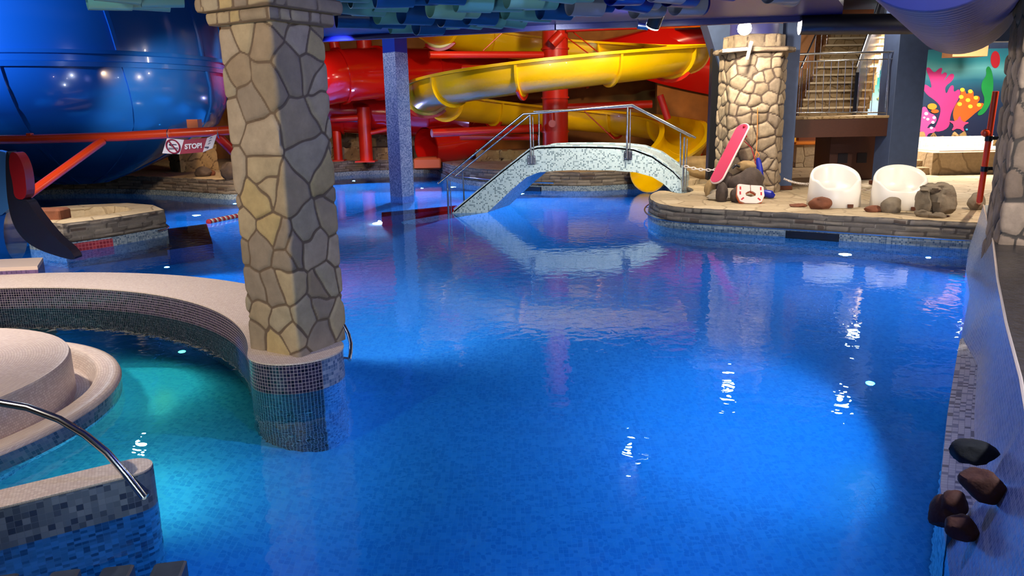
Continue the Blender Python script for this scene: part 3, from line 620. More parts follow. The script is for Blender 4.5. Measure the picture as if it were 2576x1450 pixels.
# ---- armchairs
def armchair():
    t = thing('armchair', (0, 0, 0), 'chair', 'chair')
    # back-wrapping rotomoulded shell: outer and inner skins swept round
    n = 64; outs = []; m = MB()
    def hgt(a):      # a=0 front (-y), 180 = back
        q = abs(((a+180) % 360)-180)/180
        s = lambda e0, e1: (lambda x: x*x*(3-2*x))(min(1, max(0, (q-e0)/(e1-e0))))
        return .28+.13*s(.12, .36)+(.21*math.sin((q-.42)/.58*math.pi/2)**1.0 if q > .42 else 0)
    rows = []
    rad = [(.375, 0, 0), (.385, .02, 0), (.372, .5, 0), (.36, .93, 0), (.345, 1.0, 0), (.315, .99, 0), (.295, .90, 0), (.27, .6, 1), (.24, 0, 2), (.12, 0, 2), (0.001, 0, 2)]
    for r, f, kd in rad:
        row = []
        for j in range(n):
            a = 360*j/n; h = hgt(a); z = f*h if kd < 2 else .255-(.24-r)*.06
            if kd == 1: z = .3*.85+(h-.3)*.35
            if kd == 0 and r < .3: z = max(.3*.92, f*h)
            lean = 1+.10*(z/.7)*(1 if abs(a-180) < 110 else .2)
            x = math.sin(R_(a))*r*1.02; y = -math.cos(R_(a))*r*lean*(1.0 if r > .3 else 1.0)
            row.append((x, y, z))
        rows.append(row)
    m.grid(rows, closeu=True); obj('shell', m, 'white_plastic', t, ang=0)
    for sx in (-1, 1):
        m = MB(); m.box((sx*.0+.17*sx, -.372, .035), (.08, .03, .05)); obj('foot_notch', m, 'rock_brown', t, smooth=False)
    return t
ch = armchair(); c1 = W(2096, 517, DZ); ch.location = tuple(c1); ch.rotation_euler.z = R_(-12)
ch['label'] = 'white moulded plastic tub armchair on the deck, nearer the stone pillar'; ch['group'] = 'white tub armchairs on the deck'
c2 = dup(ch); p = W(2258, 523, DZ); c2.location = tuple(p); c2.rotation_euler.z = R_(-20); c2['label'] = 'white moulded plastic tub armchair on the deck, beside the hollow grey boulder'
# ---- loose rocks
def rk(px, py, d, mt, label, seed, z=DZ, sq=1.0, rough=.2, name='rock', group=None):
    c = W(px, py, z); o = tag(obj(name, rock(tuple(c+np.array([0, d[1]/2, -.01])), d, seed, rough, sq=sq), mt), label, 'rock', group); return o
rk(2015, 522, (.30, .18, .08), 'rock_red', 'flat reddish stone lying on the deck edge in front of the chair by the pillar', 1)
rk(2072, 528, (.33, .26, .22), 'rock_red', 'round cracked red-brown rock in front of the chair by the pillar', 2)
rk(2204, 535, (.27, .18, .12), 'rock_red', 'low broken red stone against the grey rounded block', 4)
rk(2251, 537, (.27, .24, .27), 'rock_grey', 'grey rounded block of rock in front of the second chair', 6, sq=.75, rough=.08)
rk(2466, 530, (.26, .26, .30), 'rock_grey', 'grey-brown rock at the foot of the orange pole', 14)
# hollow boulder
t = thing('hollow_boulder', tuple(W(2370, 549, DZ)), 'big weathered grey boulder with a deep hollow, beside the second chair', 'rock')
c = W(2374, 549, DZ)+np.array([0, .2, 0])
m = MB(); rock(tuple(c+np.array([.07, 0, .04])), (.40, .42, .48), 21, .28, m, 5, .85)
rock(tuple(c+np.array([-.17, .05, .02])), (.17, .34, .42), 22, .3, m, 4, .9)
rock(tuple(c+np.array([-.02, .05, .30])), (.46, .34, .17), 23, .35, m, 4)
rock(tuple(c+np.array([-.06, -.16, -.02])), (.24, .14, .12), 24, .2, m, 3)
rock(tuple(c+np.array([-.18, -.02, -.01])), (.22, .3, .14), 25, .2, m, 3); obj('boulder_body', m, 'rock_grey', t)
# rock pile around the pillar foot
pile = [(1793, 496, (.26, .22, .36), 'rock_tan', 'tan layered rock at the left end of the heap under the pink board', 31),
        (1820, 509, (.2, .22, .38), 'rock_dark', 'dark upright rock at the front of the heap by the pink board', 32),
        (1856, 511, (.2, .2, .3), 'rock_dark', 'dark round rock behind the left edge of the buoyancy float', 33),
        (1838, 500, (.42, .32, .54), 'rock_dark', 'large dark angular rock under the lower end of the pink board', 34),
        (1884, 503, (.62, .40, .62), 'rock_dark', 'widest rock of the heap below the pillar', 35),
        (1912, 500, (.3, .26, .34), 'rock_grey', 'greyish rock just behind the top of the float', 36)]
for px, py, d, mt, lb, sd in pile: rk(px, py, d, mt, lb, sd, group='rock heap at the foot of the stone pillar')
c = W(1882, 500, DZ); tag(obj('rock', rock(tuple(c+np.array([0, .2, .46])), (.34, .26, .2), 37, .15), 'rock_tan'), 'sandy capping stone on the very top of the heap below the pillar', 'rock', 'rock heap at the foot of the stone pillar')
tag(obj('mortar_bed', rock(tuple(W(1856, 508, DZ)+np.array([0.02, .4, -.04])), (.95, .7, .26), 38, .15), 'rock_mortar'), 'pale mortar bed holding the rock heap together', 'mortar')
# left bank rock mound behind the bridge foot
tag(obj('rock_mound', rock(tuple(W(1790, 450, DZ)+np.array([-.1, .3, -.05])), (1.5, .7, .62), 41, .18, sub=6), 'rock_tan'), 'low tan rock mound behind the right foot of the bridge', 'rock')
# ---- stone pillar with its drum top
pc = (YP(1893, 480, 14.1)); pcx, pcy = 4.40, 14.12
t = thing('stone_pillar', (pcx, pcy, DZ), 'brightly lit round-cornered stone pillar beside the chairs', 'pillar')
def octo(cx, cy, h, k=.62, rz=0.0):
    P = [(h*k, h), (-h*k, h), (-h, h*k), (-h, -h*k), (-h*k, -h), (h*k, -h), (h, -h*k), (h, h*k)]
    return [(cx+math.cos(rz)*x-math.sin(rz)*y, cy+math.sin(rz)*x+math.cos(rz)*y) for x, y in P]
m = MB(); P = octo(pcx, pcy, .50, .55, .12); P.append(P[0]); stone_ribbon(m, P, DZ-.02, 2.8, .035, 'rubble', cell=.2, step=.022, seed=61, side=1, gap=.016, ax=1.25); obj('shaft', m, 'pillar_stone', t, ang=60)
m = MB(); P = octo(pcx, pcy, .60, .6, .12); P.append(P[0]); stone_ribbon(m, P, 2.80, 2.88, .03, 'coursed', ch=.08, ln=.35, step=.03, seed=62, side=1); m.prism(P[:-1], 2.80, 2.88, sides=False); obj('ledge', m, 'pillar_stone', t)
m = MB(); P = octo(pcx, pcy, .45, .6, .12); P.append(P[0]); stone_ribbon(m, P, 2.88, 3.1, .02, 'coursed', ch=.22, ln=.3, step=.03, seed=63, side=1); m.prism(P[:-1], 2.88, 3.1, sides=False); obj('neck', m, 'pillar_stone', t)
m = MB(); m.lathe([(.0, 3.1), (.42, 3.1), (.42, 3.6)], (pcx, pcy, 0), 32); obj('drum', m, 'navy_duct', t)
# slat cross fixed to the ledge
t = thing('light_bracket', tuple(YP(1885, 125, 13.4)), 'pale flat slats fixed on the pillar ledge below the bright lamp', 'bracket')
m = MB(); m.tube([YP(1817, 128, 13.42), YP(1880, 123, 13.42)], .028, 4); obj('slat', m, 'cream_edge', t, smooth=False)
m = MB(); m.tube([YP(1891, 104, 13.3), YP(1879, 150, 13.3)], .03, 4); obj('slat', m, 'cream_edge', t, smooth=False)
# bright lamp
def emis(name, col, s): mat(name, '#000000', .5, emit=col, es=s)
emis('lamp_glow', '#fff2dc', 60); emis('lamp_cool', '#e8f2ff', 25); emis('pool_glow', '#bfe6ff', 14)
t = thing('spot_lamp', tuple(LP), 'blazing white lamp in front of the navy drum above the pillar', 'lamp')
m = MB(); m.lathe([(0, -.105), (.06, -.09), (.1, -.05), (.11, 0), (.1, .05), (.06, .09), (0, .105)], (LP[0], LP[1], LP[2]), 24); obj('bulb', m, 'lamp_glow', t)
m = MB(); m.lathe([(.0, .16), (.06, .16), (.07, .11), (.0, .11)], (LP[0], LP[1], LP[2]), 24); obj('socket', m, 'black_paint', t); m = MB(); m.tube([LP+np.array([0, 0, .15]), LP+np.array([.2, .9, .2])], .02, 8); obj('arm', m, 'black_paint', t)
# second fixture near the ceiling edge
q = YP(1650, 45, 9.6); t = thing('spot_lamp', tuple(q), 'black cylindrical spotlight tilted under the navy ceiling, left of the pillar', 'lamp')
ax = np.array([-.25, .45, -.85]); ax /= np.linalg.norm(ax)
m = MB(); m.tube([q-ax*.11, q+ax*.11], .085, 24); obj('housing', m, 'black_paint', t)
m = MB(); m.tube([q+ax*.105, q+ax*.125], .078, 24); obj('lens', m, 'lamp_cool', t)
m = MB(); m.tube([q-ax*.08, np.array([q[0], q[1], 3.1])], .012, 8); obj('stem', m, 'black_paint', t)
lamp('ceiling_wash_light', 'POINT', tuple(q+np.array([-.1, .55, .0])), 16, (.7, .85, 1), .05)
q = YP(1604, 64, 10.6); t = thing('spot_lamp', tuple(q), 'small chrome lamp under the ceiling edge beside the black spotlight', 'lamp')
m = MB(); m.tube([q, q+np.array([.14, 0, -.02])], .045, 16); obj('housing', m, 'steel', t); m = MB(); m.tube([q, np.array([q[0], q[1], 3.11])], .01, 6); obj('stem', m, 'steel', t)
# ---- pink board leaning on the heap
a = YP(1868, 330, 13.35); b = YP(1808, 448, 13.0); L_ = b-a; ln = np.linalg.norm(L_); uz = -L_/ln; ux = np.array([.5, -.86, 0]); ux -= uz*ux.dot(uz); ux /= np.linalg.norm(ux)
w = .13; pol = []
for i in range(17): an = math.pi*i/16; pol.append((w*math.cos(an), ln*.5+.0+w*.9*math.sin(an)))
for i in range(17): an = math.pi+math.pi*i/16; pol.append((w*math.cos(an), -ln*.5+w*.9*math.sin(an)))
mid = (a+b)/2
t = thing('rescue_board', tuple(b), 'long pink rescue board leaning against the stone pillar', 'board')
m = MB(); m.plate(pol, mid, ux, uz, .05); obj('board', m, 'pink_board', t, smooth=False)
m = MB(); nn_ = np.cross(ux, uz); pp = [mid+ux*p_[0]*1.01+uz*p_[1]*1.01+nn_*.025 for p_ in pol]; m.tube(pp, .018, 8, closed=True); obj('edge_band', m, 'pale_foam', t)
m = MB(); s_ = [YP(1870, 316, 13.3)]+[YP(1873+5*math.sin(i*1.7), 318+i*5, 13.3+.01*i) for i in range(8)]; m.tube(s_, .022, 8); obj('strap', m, 'rope_red', t)
pipe('hanging_rope', [YP(1872, 355, 13.4), YP(1890, 372, 13.4), YP(1897, 395, 13.4), YP(1902, 418, 13.4)], .008, 'rope_red', None, 'thin red rope hanging on the pillar right of the pink board', 'rope')
pipe('hanging_rope', [YP(1906, 270, 13.52), YP(1905, 330, 13.5), YP(1903, 380, 13.45), YP(1896, 404, 13.4)], .007, 'rope_orange', None, 'thin orange cord hanging down the middle of the pillar', 'rope')
# dark strap coil + chain
pipe('black_strap', smoothpath([YP(1842, 424, 13.0), YP(1852, 414, 13.0), YP(1866, 424, 13.0), YP(1880, 413, 13.0), YP(1898, 416, 13.0)], 2), .02, 'black_rubber', None, 'black strap looped over the top of the rock heap', 'strap')
# blue fender on the pillar
t = thing('blue_paddle', tuple(YP(1910, 462, 13.2)), 'royal blue rescue float hanging on an orange cord against the pillar', 'float')
P = [YP(1907, 397, 13.35), YP(1908, 405, 13.35), YP(1911, 425, 13.34), YP(1914, 445, 13.3), YP(1913, 460, 13.25)]
m = MB(); m.tube(P, [.02, .045, .055, .05, .015], 12); obj('float_body', m, 'royal_plastic', t)
m = MB(); m.tube([YP(1904, 382, 13.4), YP(1900, 392, 13.38), YP(1907, 398, 13.36), YP(1910, 390, 13.38), YP(1905, 382, 13.4)], .008, 6); obj('cord', m, 'rope_orange', t)
# blue dipper on the deck
m = MB(); q = W(1935, 500, DZ); m.tube([q+np.array([-.12, .1, .12]), q+np.array([-.06, .05, .09]), q+np.array([.02, 0, .07]), q+np.array([.08, -.02, .04])], [.03, .06, .07, .03], 14); tag(obj('blue_float', m, 'royal_plastic'), 'dark blue rounded float lying behind the white and orange one', 'float')
# U-shaped swim float leaning
t = thing('swim_float', tuple(W(1888, 512, DZ)), 'white and orange U-shaped foam float with red slots leaning on the rock heap', 'float')
c0 = YP(1888, 494, 11.95); ux = np.array([1, -.12, -.04]); ux /= np.linalg.norm(ux); uz = np.array([-.04, .55, .83]); uz -= ux*ux.dot(uz); uz /= np.linalg.norm(uz)
c0 = W(1888, 513, DZ)+uz*.17; nn_ = np.cross(ux, uz)
def fl(k=1.0):
    P = [(-.205*k, .15*k), (-.17*k, .165*k), (-.02, .15*k), (-.006, .15*k), (-.006, .05), (-.05, .03), (-.085, 0), (-.075, -.04), (0, -.065), (.075, -.04), (.085, 0), (.05, .03), (.006, .05), (.006, .15*k), (.02, .15*k), (.17*k, .145*k), (.205*k, .12*k), (.215*k, -.03), (.17*k, -.14*k), (.09*k, -.175*k), (-.09*k, -.175*k), (-.17*k, -.14*k), (-.215*k, -.03)]
    return P
m = MB(); m.plate(fl(1.0)[::-1], c0, ux, uz, .035); obj('top_layer', m, 'pale_foam', t, smooth=False)
m = MB(); m.plate(fl(1.03)[::-1], c0-nn_*.046, ux, uz, .045); obj('bottom_layer', m, 'orange_foam', t, smooth=False)
for sx in (-1, 1):
    for (x, y, an) in ((.16, .09, 0), (.165, .0, 0), (.13, -.10, sx*.8)):
        m = MB(); ca, sa = math.cos(an), math.sin(an); pl_ = [(sx*x+ca*a_-sa*b_, y+sa*a_+ca*b_) for a_, b_ in ((-.012, -.028), (.012, -.028), (.012, .028), (-.012, .028))]
        m.plate(pl_, c0+nn_*.032, ux, uz, .006); obj('red_slot', m, 'red_ink', t, smooth=False)
# chain helper
def chain(name, a, b, sag, label, lk=.05, r=.0075, mt='chain_white'):
    a = np.array(a, float); b = np.array(b, float); L_ = np.linalg.norm(b-a); n = max(4, int(L_/lk)); t = thing(name, tuple((a+b)/2-np.array([0, 0, sag])), label, 'chain')
    m = MB()
    for i in range(n):
        k = (i+.5)/n; c = a*(1-k)+b*k-np.array([0, 0, 4*sag*k*(1-k)]); d = (b-a)/L_; s_ = np.cross(d, [0, 0, 1.]) if i % 2 else np.array([0, 0, 1.]); s_ = s_/np.linalg.norm(s_)
        P = [c+d*math.cos(q)*lk*.72+s_*math.sin(q)*lk*.35 for q in np.linspace(0, 2*math.pi, 11)[:-1]]; m.tube(P, r, 5, closed=True)
    obj('links', m, mt, t); return t
chain('plastic_chain', YP(1722, 418, 13.5), YP(1805, 427, 13.3), .03, 'white plastic chain between the bridge post and the rock heap', .06, .009)
chain('plastic_chain', YP(1972, 450, 13.8), YP(2040, 463, 12.2), .03, 'white plastic chain from the navy post to the first chair', .05, .005)
chain('plastic_chain', YP(2150, 472, 12.2), YP(2200, 478, 12.1), .02, 'white plastic chain between the two white chairs', .05, .005)
# ---- navy posts
def post(name, cx, cy, hx, hy, z0, z1, m_, label, rz=0.0, foot=True):
    t = thing(name, (cx, cy, z0), label, 'post'); m = MB(); m.box((cx, cy, (z0+z1)/2), (hx*2, hy*2, z1-z0), rz=rz, bev=.01); obj('shaft', m, m_, t, smooth=False)
    if foot: m = MB(); m.box((cx, cy, z0+.04), (hx*2.25, hy*2.25, .08), rz=rz, bev=.01); obj('foot', m, 'rock_brown', t, smooth=False)
    return t
q = W(1974, 474, DZ); post('square_post', 5.12, 14.25, .125, .125, DZ, 3.4, 'navy_wall', 'slim slate-blue post directly right of the stone pillar')
post('square_post', 7.42, 14.7, .29, .25, DZ, 4.2, 'navy_wall', 'wide slate-blue post between the stairs and the coral mural', .1)
post('square_post', 4.08, 15.4, .1, .1, FZ, 4.5, 'black_paint', 'black post left of the stone pillar', 0, False)
# white switch box on the pillar side
t = thing('switch_box', tuple(YP(1962, 268, 13.95)), 'small white switch box on the right side of the stone pillar', 'switch'); q = YP(1961, 268, 13.85)
m = MB(); m.box(tuple(q), (.09, .05, .24), rz=.5, bev=.006); obj('housing', m, 'white_plastic', t); m = MB(); m.box(tuple(q+np.array([.01, -.03, .03])), (.05, .02, .12), rz=.5); obj('window', m, 'ink', t, smooth=False)
# sloping navy duct left of the pillar
m = MB(); a = YP(1790, 60, 15.2); b = YP(1850, 240, 15.2); pl = [YP(1775, 50, 15.2), YP(1815, 180, 15.2), YP(1830, 290, 15.2), YP(1905, 300, 15.2), YP(1995, 60, 15.2)]
P0_ = pl[0]; m.plate([(p_[0]-P0_[0], p_[2]-P0_[2]) for p_ in pl][::-1], P0_, (1, 0, 0), (0, 0, 1), -.5); tag(obj('sloping_duct_box', m, 'navy_wall', smooth=False), 'tapered slate-blue housing under the ceiling left of the stone pillar', 'duct')
# horizontal black duct
a = YP(2012, 62, 11.2); b = YP(2345, 60, 10.9); m = MB(); m.tube([a, b+np.array([.3, 0, 0])], .138, 28); tag(obj('black_duct', m, 'black_duct'), 'black round duct running level above the stair railing', 'duct')
# big ribbed duct upper right
t = thing('spiral_duct', tuple(YP(2360, 120, 7.6)), 'large ribbed violet-blue round air duct in the top right corner', 'duct')
a = np.array([5.3, 9.9, 3.15]); b = np.array([3.0, 4.8, 3.42]); rr = .56; m = MB()
ctr = [np.array([5.35, 9.3, 3.42]), np.array([4.95, 8.2, 3.30]), np.array([4.4, 7.2, 3.22]), np.array([3.9, 6.4, 3.25]), np.array([3.2, 5.6, 3.4])]
q = YP(2362, 10, 7.8)
n_ = 46; V = []; m = MB(); pts = []; rad = []
c0 = YP(2425, 14, 9.6); c1 = YP(2370, -215, 5.0)
for i in range(n_*4+1):
    k = i/(n_*4); pts.append(c0*(1-k)+c1*k); rad.append(.55+.016*abs(math.sin(k*34*math.pi)))
m.tube(pts, rad, 56); obj('ribbed_skin', m, 'navy_duct', t, ang=80)
# ---- raised platform with balustrade and stairs
t = thing('raised_platform', (6.3, 15.2, 1.27), 'raised landing with dark brown edge at the foot of the stairs', 'platform')
m = MB(); m.box((6.25, 15.4, 1.46), (2.05, 1.7, .34)); obj('edge_board', m, 'wood_brown', t, smooth=False)
m = MB(); m.box((6.25, 15.5, 1.65), (2.07, 1.95, .05), bev=.01); obj('stone_top', m, 'stair_flags', t, smooth=False)
t = thing('balustrade', (6.2, 14.6, 1.67), 'steel balustrade with thin vertical bars in front of the stairs', 'railing')
yb = 14.58; a = YP(2000, 137, yb); b = YP(2266, 130, yb); 
pipe('handrail', [a, b], .022, 'steel', t); a = YP(2000, 156, yb); b = YP(2258, 148, yb); pipe('upper_rail', [a, b], .012, 'steel', t); pipe('lower_rail', [YP(1990, 284, yb), YP(2255, 283, yb)], .012, 'steel', t)
for i in range(14):
    x = 2020+i*18.0; m = MB(); m.tube([YP(x, 153-.03*(x-2000), yb), YP(x-5-(x-2000)*.02, 284, yb)], .006, 6); obj('bar', m, 'steel', t)
for x in (2004, 2236): m = MB(); m.tube([YP(x, 136, yb), YP(x-5, 294, yb)], .016, 8); obj('post', m, 'steel', t)
mat('stair_nose', '#e8d4b0', .6)
t = thing('staircase', (6.0, 16.0, 1.67), 'stone clad staircase rising from the landing behind the balustrade', 'stairs')
NS = 11; wS = 1.35
for i in range(NS):
    m = MB(); xo = i*.10; m.box((6.75+i*.165, 16.2+i*.27+.6, 1.66+i*.176+.088-.2), (wS, 1.2, .176+.4)); sp__ = obj('step', m, 'stair_flags', t, smooth=False); m = MB(); m.box((6.75+i*.165, 16.2+i*.27+.02, 1.66+i*.176+.17), (wS+.04, .16, .04)); obj('nosing', m, 'stair_nose', sp__, smooth=False)
def stringer(dx): return [(6.75+dx, 16.1, 1.68), (6.75+dx+NS*.165, 16.1+NS*.27, 1.68+NS*.176)]
for dx, nm in ((-.74, 'side_panel'), (.40, 'side_panel')):
    s0, s1 = [np.array(p_) for p_ in stringer(dx)]; m = MB(); V = [s0, s1, s1+np.array([0, 0, .85]), s0+np.array([0, 0, .85])]; V2 = [v+np.array([.07, 0, 0]) for v in V]
    m.add(np.array(V+V2), [(0, 1, 2, 3), (7, 6, 5, 4), (0, 4, 5, 1), (1, 5, 6, 2), (2, 6, 7, 3), (3, 7, 4, 0)])
    if dx > 0: obj(nm, m, 'dark_steel', t, smooth=False)
    pipe('stair_rail', [s0+np.array([0, 0, .95]), s1+np.array([0, 0, .95])], .02, 'steel', t)
    for i in range(5 if dx < 0 else 0): pp = s0+(s1-s0)*(i/5); pipe('stair_bar', [pp, pp+np.array([0, 0, .95])], .009, 'steel', t)
slab('wall_stair_back', (8.5, 20.4, 2.8), (1.7, .2, 4.0), 'brown_wall', 'light brown wall behind the stairs')
mat('light_brown', '#b07a4e', .7, var=.1); o = slab('wall_stair_side', (6.7, 18.4, 3.0), (.9, .12, 2.6), 'light_brown')
slab('trim_1', (9.4, 15.1, 3.25), (3.6, .3, .5), 'navy_wall'); slab('ceiling_terrace', (10.2, 20.5, 4.35), (10, 10, .2), 'navy_wall')
# table under the platform, dark cabinet, terrace furniture
t = thing('stone_bench', (8.0, 20, DZ), 'stone clad bench with orange glass top under the landing', 'bench')
c = np.array([8.0, 19.6, DZ]); m = MB(); m.box((c[0], c[1]+.5, DZ+.28), (1.3, 1.0, .56)); obj('base', m, 'terrace_flags', t, smooth=False)
m = MB(); m.box((c[0], c[1]+.5, DZ+.60), (1.4, 1.1, .07), bev=.02); obj('top', m, 'glass_orange', t, smooth=False)
a = YP(2148, 400, 15.9); t = thing('dark_cabinet', (7.0, 16.3, DZ), 'dark brown cabinet under the landing beside the wide blue post', 'cabinet')
m = MB(); m.box((7.13, 16.3, DZ+.6), (.95, .8, 1.2), bev=.01); obj('body', m, 'wood_brown', t, smooth=False)
for s_ in (-.2, .2): m = MB(); m.box((7.13+s_, 15.895, DZ+.45), (.2, .02, .2)); obj('panel', m, 'dark_wall', t, smooth=False)
slab('wall_terrace_left', (9.0, 22.05, 1.0), (2.4, .1, 1.5), 'yellow_wall', 'yellow wall seen under the landing')
# rough stone parapet, hot tub
def rough_wall(name, x0, x1, Y_, z0, z1, label, seed, th=.25, mt='tan_stone'):
    m = MB(); stone_ribbon(m, [(x0, Y_), (x1, Y_)], z0, z1, .05, 'rubble', cell=.3, step=.04, seed=seed, side=1, gap=.02, topwave=.35); m.prism([(x0, Y_), (x1, Y_), (x1, Y_+th), (x0, Y_+th)], z0, z1-.08); return tag(obj(name, m, mt), label, 'wall')
rough_wall('stone_parapet', 11.3, 14.8, 21.3, DZ, .98, 'wavy topped rough stone parapet below the coral mural', 71)
rough_wall('stone_parapet', 8.9, 10.3, 21.3, DZ, 1.15, 'wavy topped rough stone parapet against the yellow wall', 72)
t = thing('hot_tub', (10.9, 16.5, DZ), 'stone clad raised hot tub with white rim on the terrace', 'hot tub')
a = W(2342, 441, DZ); m = MB(); m.box((a[0]+1.3, a[1]+1.2, DZ+.24), (2.6, 2.4, .48)); obj('surround', m, 'terrace_flags', t, smooth=False)
m = MB(); zt = DZ+.50; cx, cy = a[0]+1.45, a[1]+1.3
m.prism([(cx-1.1, cy-.9), (cx+1.1, cy-.9), (cx+1.1, cy+.9), (cx-1.1, cy+.9)], zt-.03, zt, bottom=False); obj('rim', m, 'cream_edge', t, smooth=False)
m = MB(); m.prism([(cx-.55, cy-.55), (cx+1.0, cy-.55), (cx+1.0, cy+.75), (cx-.55, cy+.75)], zt, zt+.008); obj('tub_lining', m, 'jacuzzi_mosaic', t, smooth=False)
m = MB(); m.box((cx+.2, cy+.85, zt+.12), (1.9, .1, .24)); obj('backrest_wall', m, 'jacuzzi_mosaic', t, smooth=False)
for i in range(2):
    b = W(2330+i*0, 447-i*14, DZ); m = MB(); m.box((a[0]-.55+i*.12, a[1]+.55+i*.3, DZ+.08+i*.14), (1.3-i*.1, .9, .16), bev=.01); tag(obj('stone_step', m, 'terrace_flags', smooth=False), ('lower', 'upper')[i]+' stone step leading up to the hot tub', 'step', 'steps beside the hot tub')
# ---- mural
MY = 22.0
t = thing('sea_mural', tuple(YP(2330, 345, MY)), 'painted undersea mural with corals, starfish and seaweed on the terrace wall', 'mural')
def mg(name, stops, z0, z1):
    m = bpy.data.materials.new(name); m.use_nodes = True; nt = m.node_tree; N = nt.nodes; L = nt.links; b = N['Principled BSDF']; b.inputs['Roughness'].default_value = .7
    tc = N.new('ShaderNodeTexCoord'); sp = N.new('ShaderNodeSeparateXYZ'); L.new(tc.outputs['Generated'], sp.inputs[0]); no = N.new('ShaderNodeTexNoise'); no.inputs['Scale'].default_value = 3; L.new(tc.outputs['Generated'], no.inputs['Vector'])
    rp = N.new('ShaderNodeValToRGB'); el = rp.color_ramp.elements
    while len(el) < len(stops): el.new(.5)
    for i, (p_, c) in enumerate(stops): el[i].position = p_; el[i].color = lin(c)
    L.new(_math(nt, 'ADD', sp.outputs[2], _math(nt, 'MULTIPLY', _math(nt, 'SUBTRACT', no.outputs['Fac'], .5), .18)), rp.inputs[0]); L.new(rp.outputs[0], b.inputs['Base Color']); MATS[name] = m
mg('mural_right', [(0, '#141a3c'), (.3, '#18284e'), (.5, '#1a3a5c'), (.66, '#1d6a86'), (.8, '#6fc4cc'), (.9, '#2f97a8'), (1, '#2a7f98')], 0, 1)
mg('mural_left', [(0, '#7aa0e0'), (.25, '#9cc0e6'), (.42, '#a8dcd8'), (.6, '#3fbac0'), (.8, '#1aa0b8'), (1, '#1478a8')], 0, 1)
def mpanel(px0, px1, py0, py1, mt, nm, Y_=MY): 
    a = YP(px0, py1, Y_); b = YP(px1, py0, Y_); m = MB(); m.box(((a[0]+b[0])/2, Y_+.05, (a[2]+b[2])/2), (b[0]-a[0], .1, b[2]-a[2])); return obj(nm, m, mt, t, smooth=False)
mpanel(2285, 2620, 120, 358, 'mural_right', 'painted_ground'); mpanel(2140, 2285, 135, 330, 'mural_left', 'painted_sky', MY)
LAY = [0]
def paint(nm, pix, mt, sm=2):
    LAY[0] += 1; P = smoothpath(pix, sm, closed=True) if sm else pix; Y_ = MY-.004-LAY[0]*.0015; q = [YP(x, y, Y_) for x, y in P]; m = MB(); p0 = q[0]
    m.plate([(v[0]-p0[0], v[2]-p0[2]) for v in q], p0, (1, 0, 0), (0, 0, 1), .001); return obj(nm, m, mt, t, smooth=False)
def blob(nm, x, y, rx, ry, mt): return paint(nm, [(x+rx*math.cos(a_), y+ry*math.sin(a_)) for a_ in np.linspace(0, 2*math.pi, 15)[:-1]], mt, 1)
mat('p_pink', '#d8388c', .7, var=.12, bscale=2); mat('p_hotpink', '#e050a0', .7); mat('p_orange', '#f0661c', .7, var=.1, bscale=2); mat('p_yellow', '#ffd23a', .7); mat('p_green', '#149a48', .7, var=.2, bscale=2)
mat('p_rose', '#e04880', .7); mat('p_white', '#ffd8f0', .7); mat('p_red', '#c81e30', .7); mat('p_fish', '#7fb86a', .7); mat('p_cyan', '#38b8e0', .7); mat('p_lorange', '#ff9a2c', .7)
paint('pink_coral', [(2345, 335), (2362, 300), (2368, 270), (2352, 252), (2330, 238), (2318, 215), (2330, 212), (2345, 225), (2340, 200), (2328, 172), (2338, 168), (2350, 185), (2362, 172), (2372, 170), (2366, 190), (2378, 180), (2384, 188), (2372, 206), (2380, 198), (2392, 184), (2402, 188), (2396, 204), (2376, 218), (2380, 240), (2390, 216), (2400, 214), (2398, 234), (2414, 222), (2416, 240), (2402, 266), (2390, 290), (2388, 325)], 'p_pink')
paint('orange_coral', [(2402, 310), (2396, 285), (2404, 262), (2416, 250), (2416, 226), (2426, 224), (2432, 240), (2440, 226), (2450, 230), (2448, 244), (2462, 240), (2466, 250), (2456, 262), (2474, 258), (2476, 268), (2456, 282), (2436, 300), (2420, 312)], 'p_orange')
for x, y in ((2421, 226), (2441, 230), (2418, 244), (2435, 252), (2455, 246), (2414, 262), (2441, 268), (2463, 264)): blob('coral_tip', x, y, 6, 5, 'p_yellow')
paint('green_seaweed', [(2488, 165), (2496, 180), (2500, 215), (2494, 255), (2478, 285), (2462, 292), (2458, 286), (2472, 270), (2478, 250), (2468, 225), (2470, 205), (2482, 190), (2480, 172)], 'p_green')
blob('red_weed', 2504, 150, 12, 22, 'p_red')
st = []
for i in range(10): r_ = 30 if i % 2 == 0 else 11; a_ = -math.pi/2+.1+i*math.pi/5; st.append((2412+r_*math.cos(a_), 313+r_*.8*math.sin(a_)))
paint('starfish', st, 'p_rose', 1)
paint('spotted_coral', [(2316, 345), (2312, 300), (2318, 270), (2330, 268), (2336, 284), (2350, 288), (2358, 300), (2350, 312), (2340, 310), (2330, 325), (2346, 318), (2356, 326), (2350, 334), (2334, 336), (2330, 350)], 'p_hotpink')
for x, y, r_ in ((2330, 286, 5), (2350, 296, 4.5), (2347, 308, 4.5), (2325, 296, 3), (2334, 300, 4), (2343, 322, 4)): blob('coral_spot', x, y, r_, r_*.85, 'p_white')
blob('small_coral', 2345, 268, 12, 8, 'p_lorange'); blob('small_coral', 2352, 280, 10, 5, 'p_orange')
for x, y, r_ in ((2418, 340, 5), (2440, 344, 3), (2432, 326, 3)): blob('bubble', x, y, r_, r_*.8, 'p_cyan')
blob('green_fish', 2196, 162, 17, 18, 'p_fish'); blob('fish_eye', 2200, 158, 2.4, 2.6, 'ink')
paint('left_coral', [(2262, 262), (2225, 262), (2207, 250), (2212, 242), (2232, 248), (2212, 230), (2212, 221), (2226, 226), (2236, 222), (2246, 232), (2252, 214), (2262, 214)], 'p_orange')
blob('coral_tip', 2218, 226, 6, 4, 'p_yellow'); blob('coral_tip', 2213, 248, 5, 4, 'p_yellow')
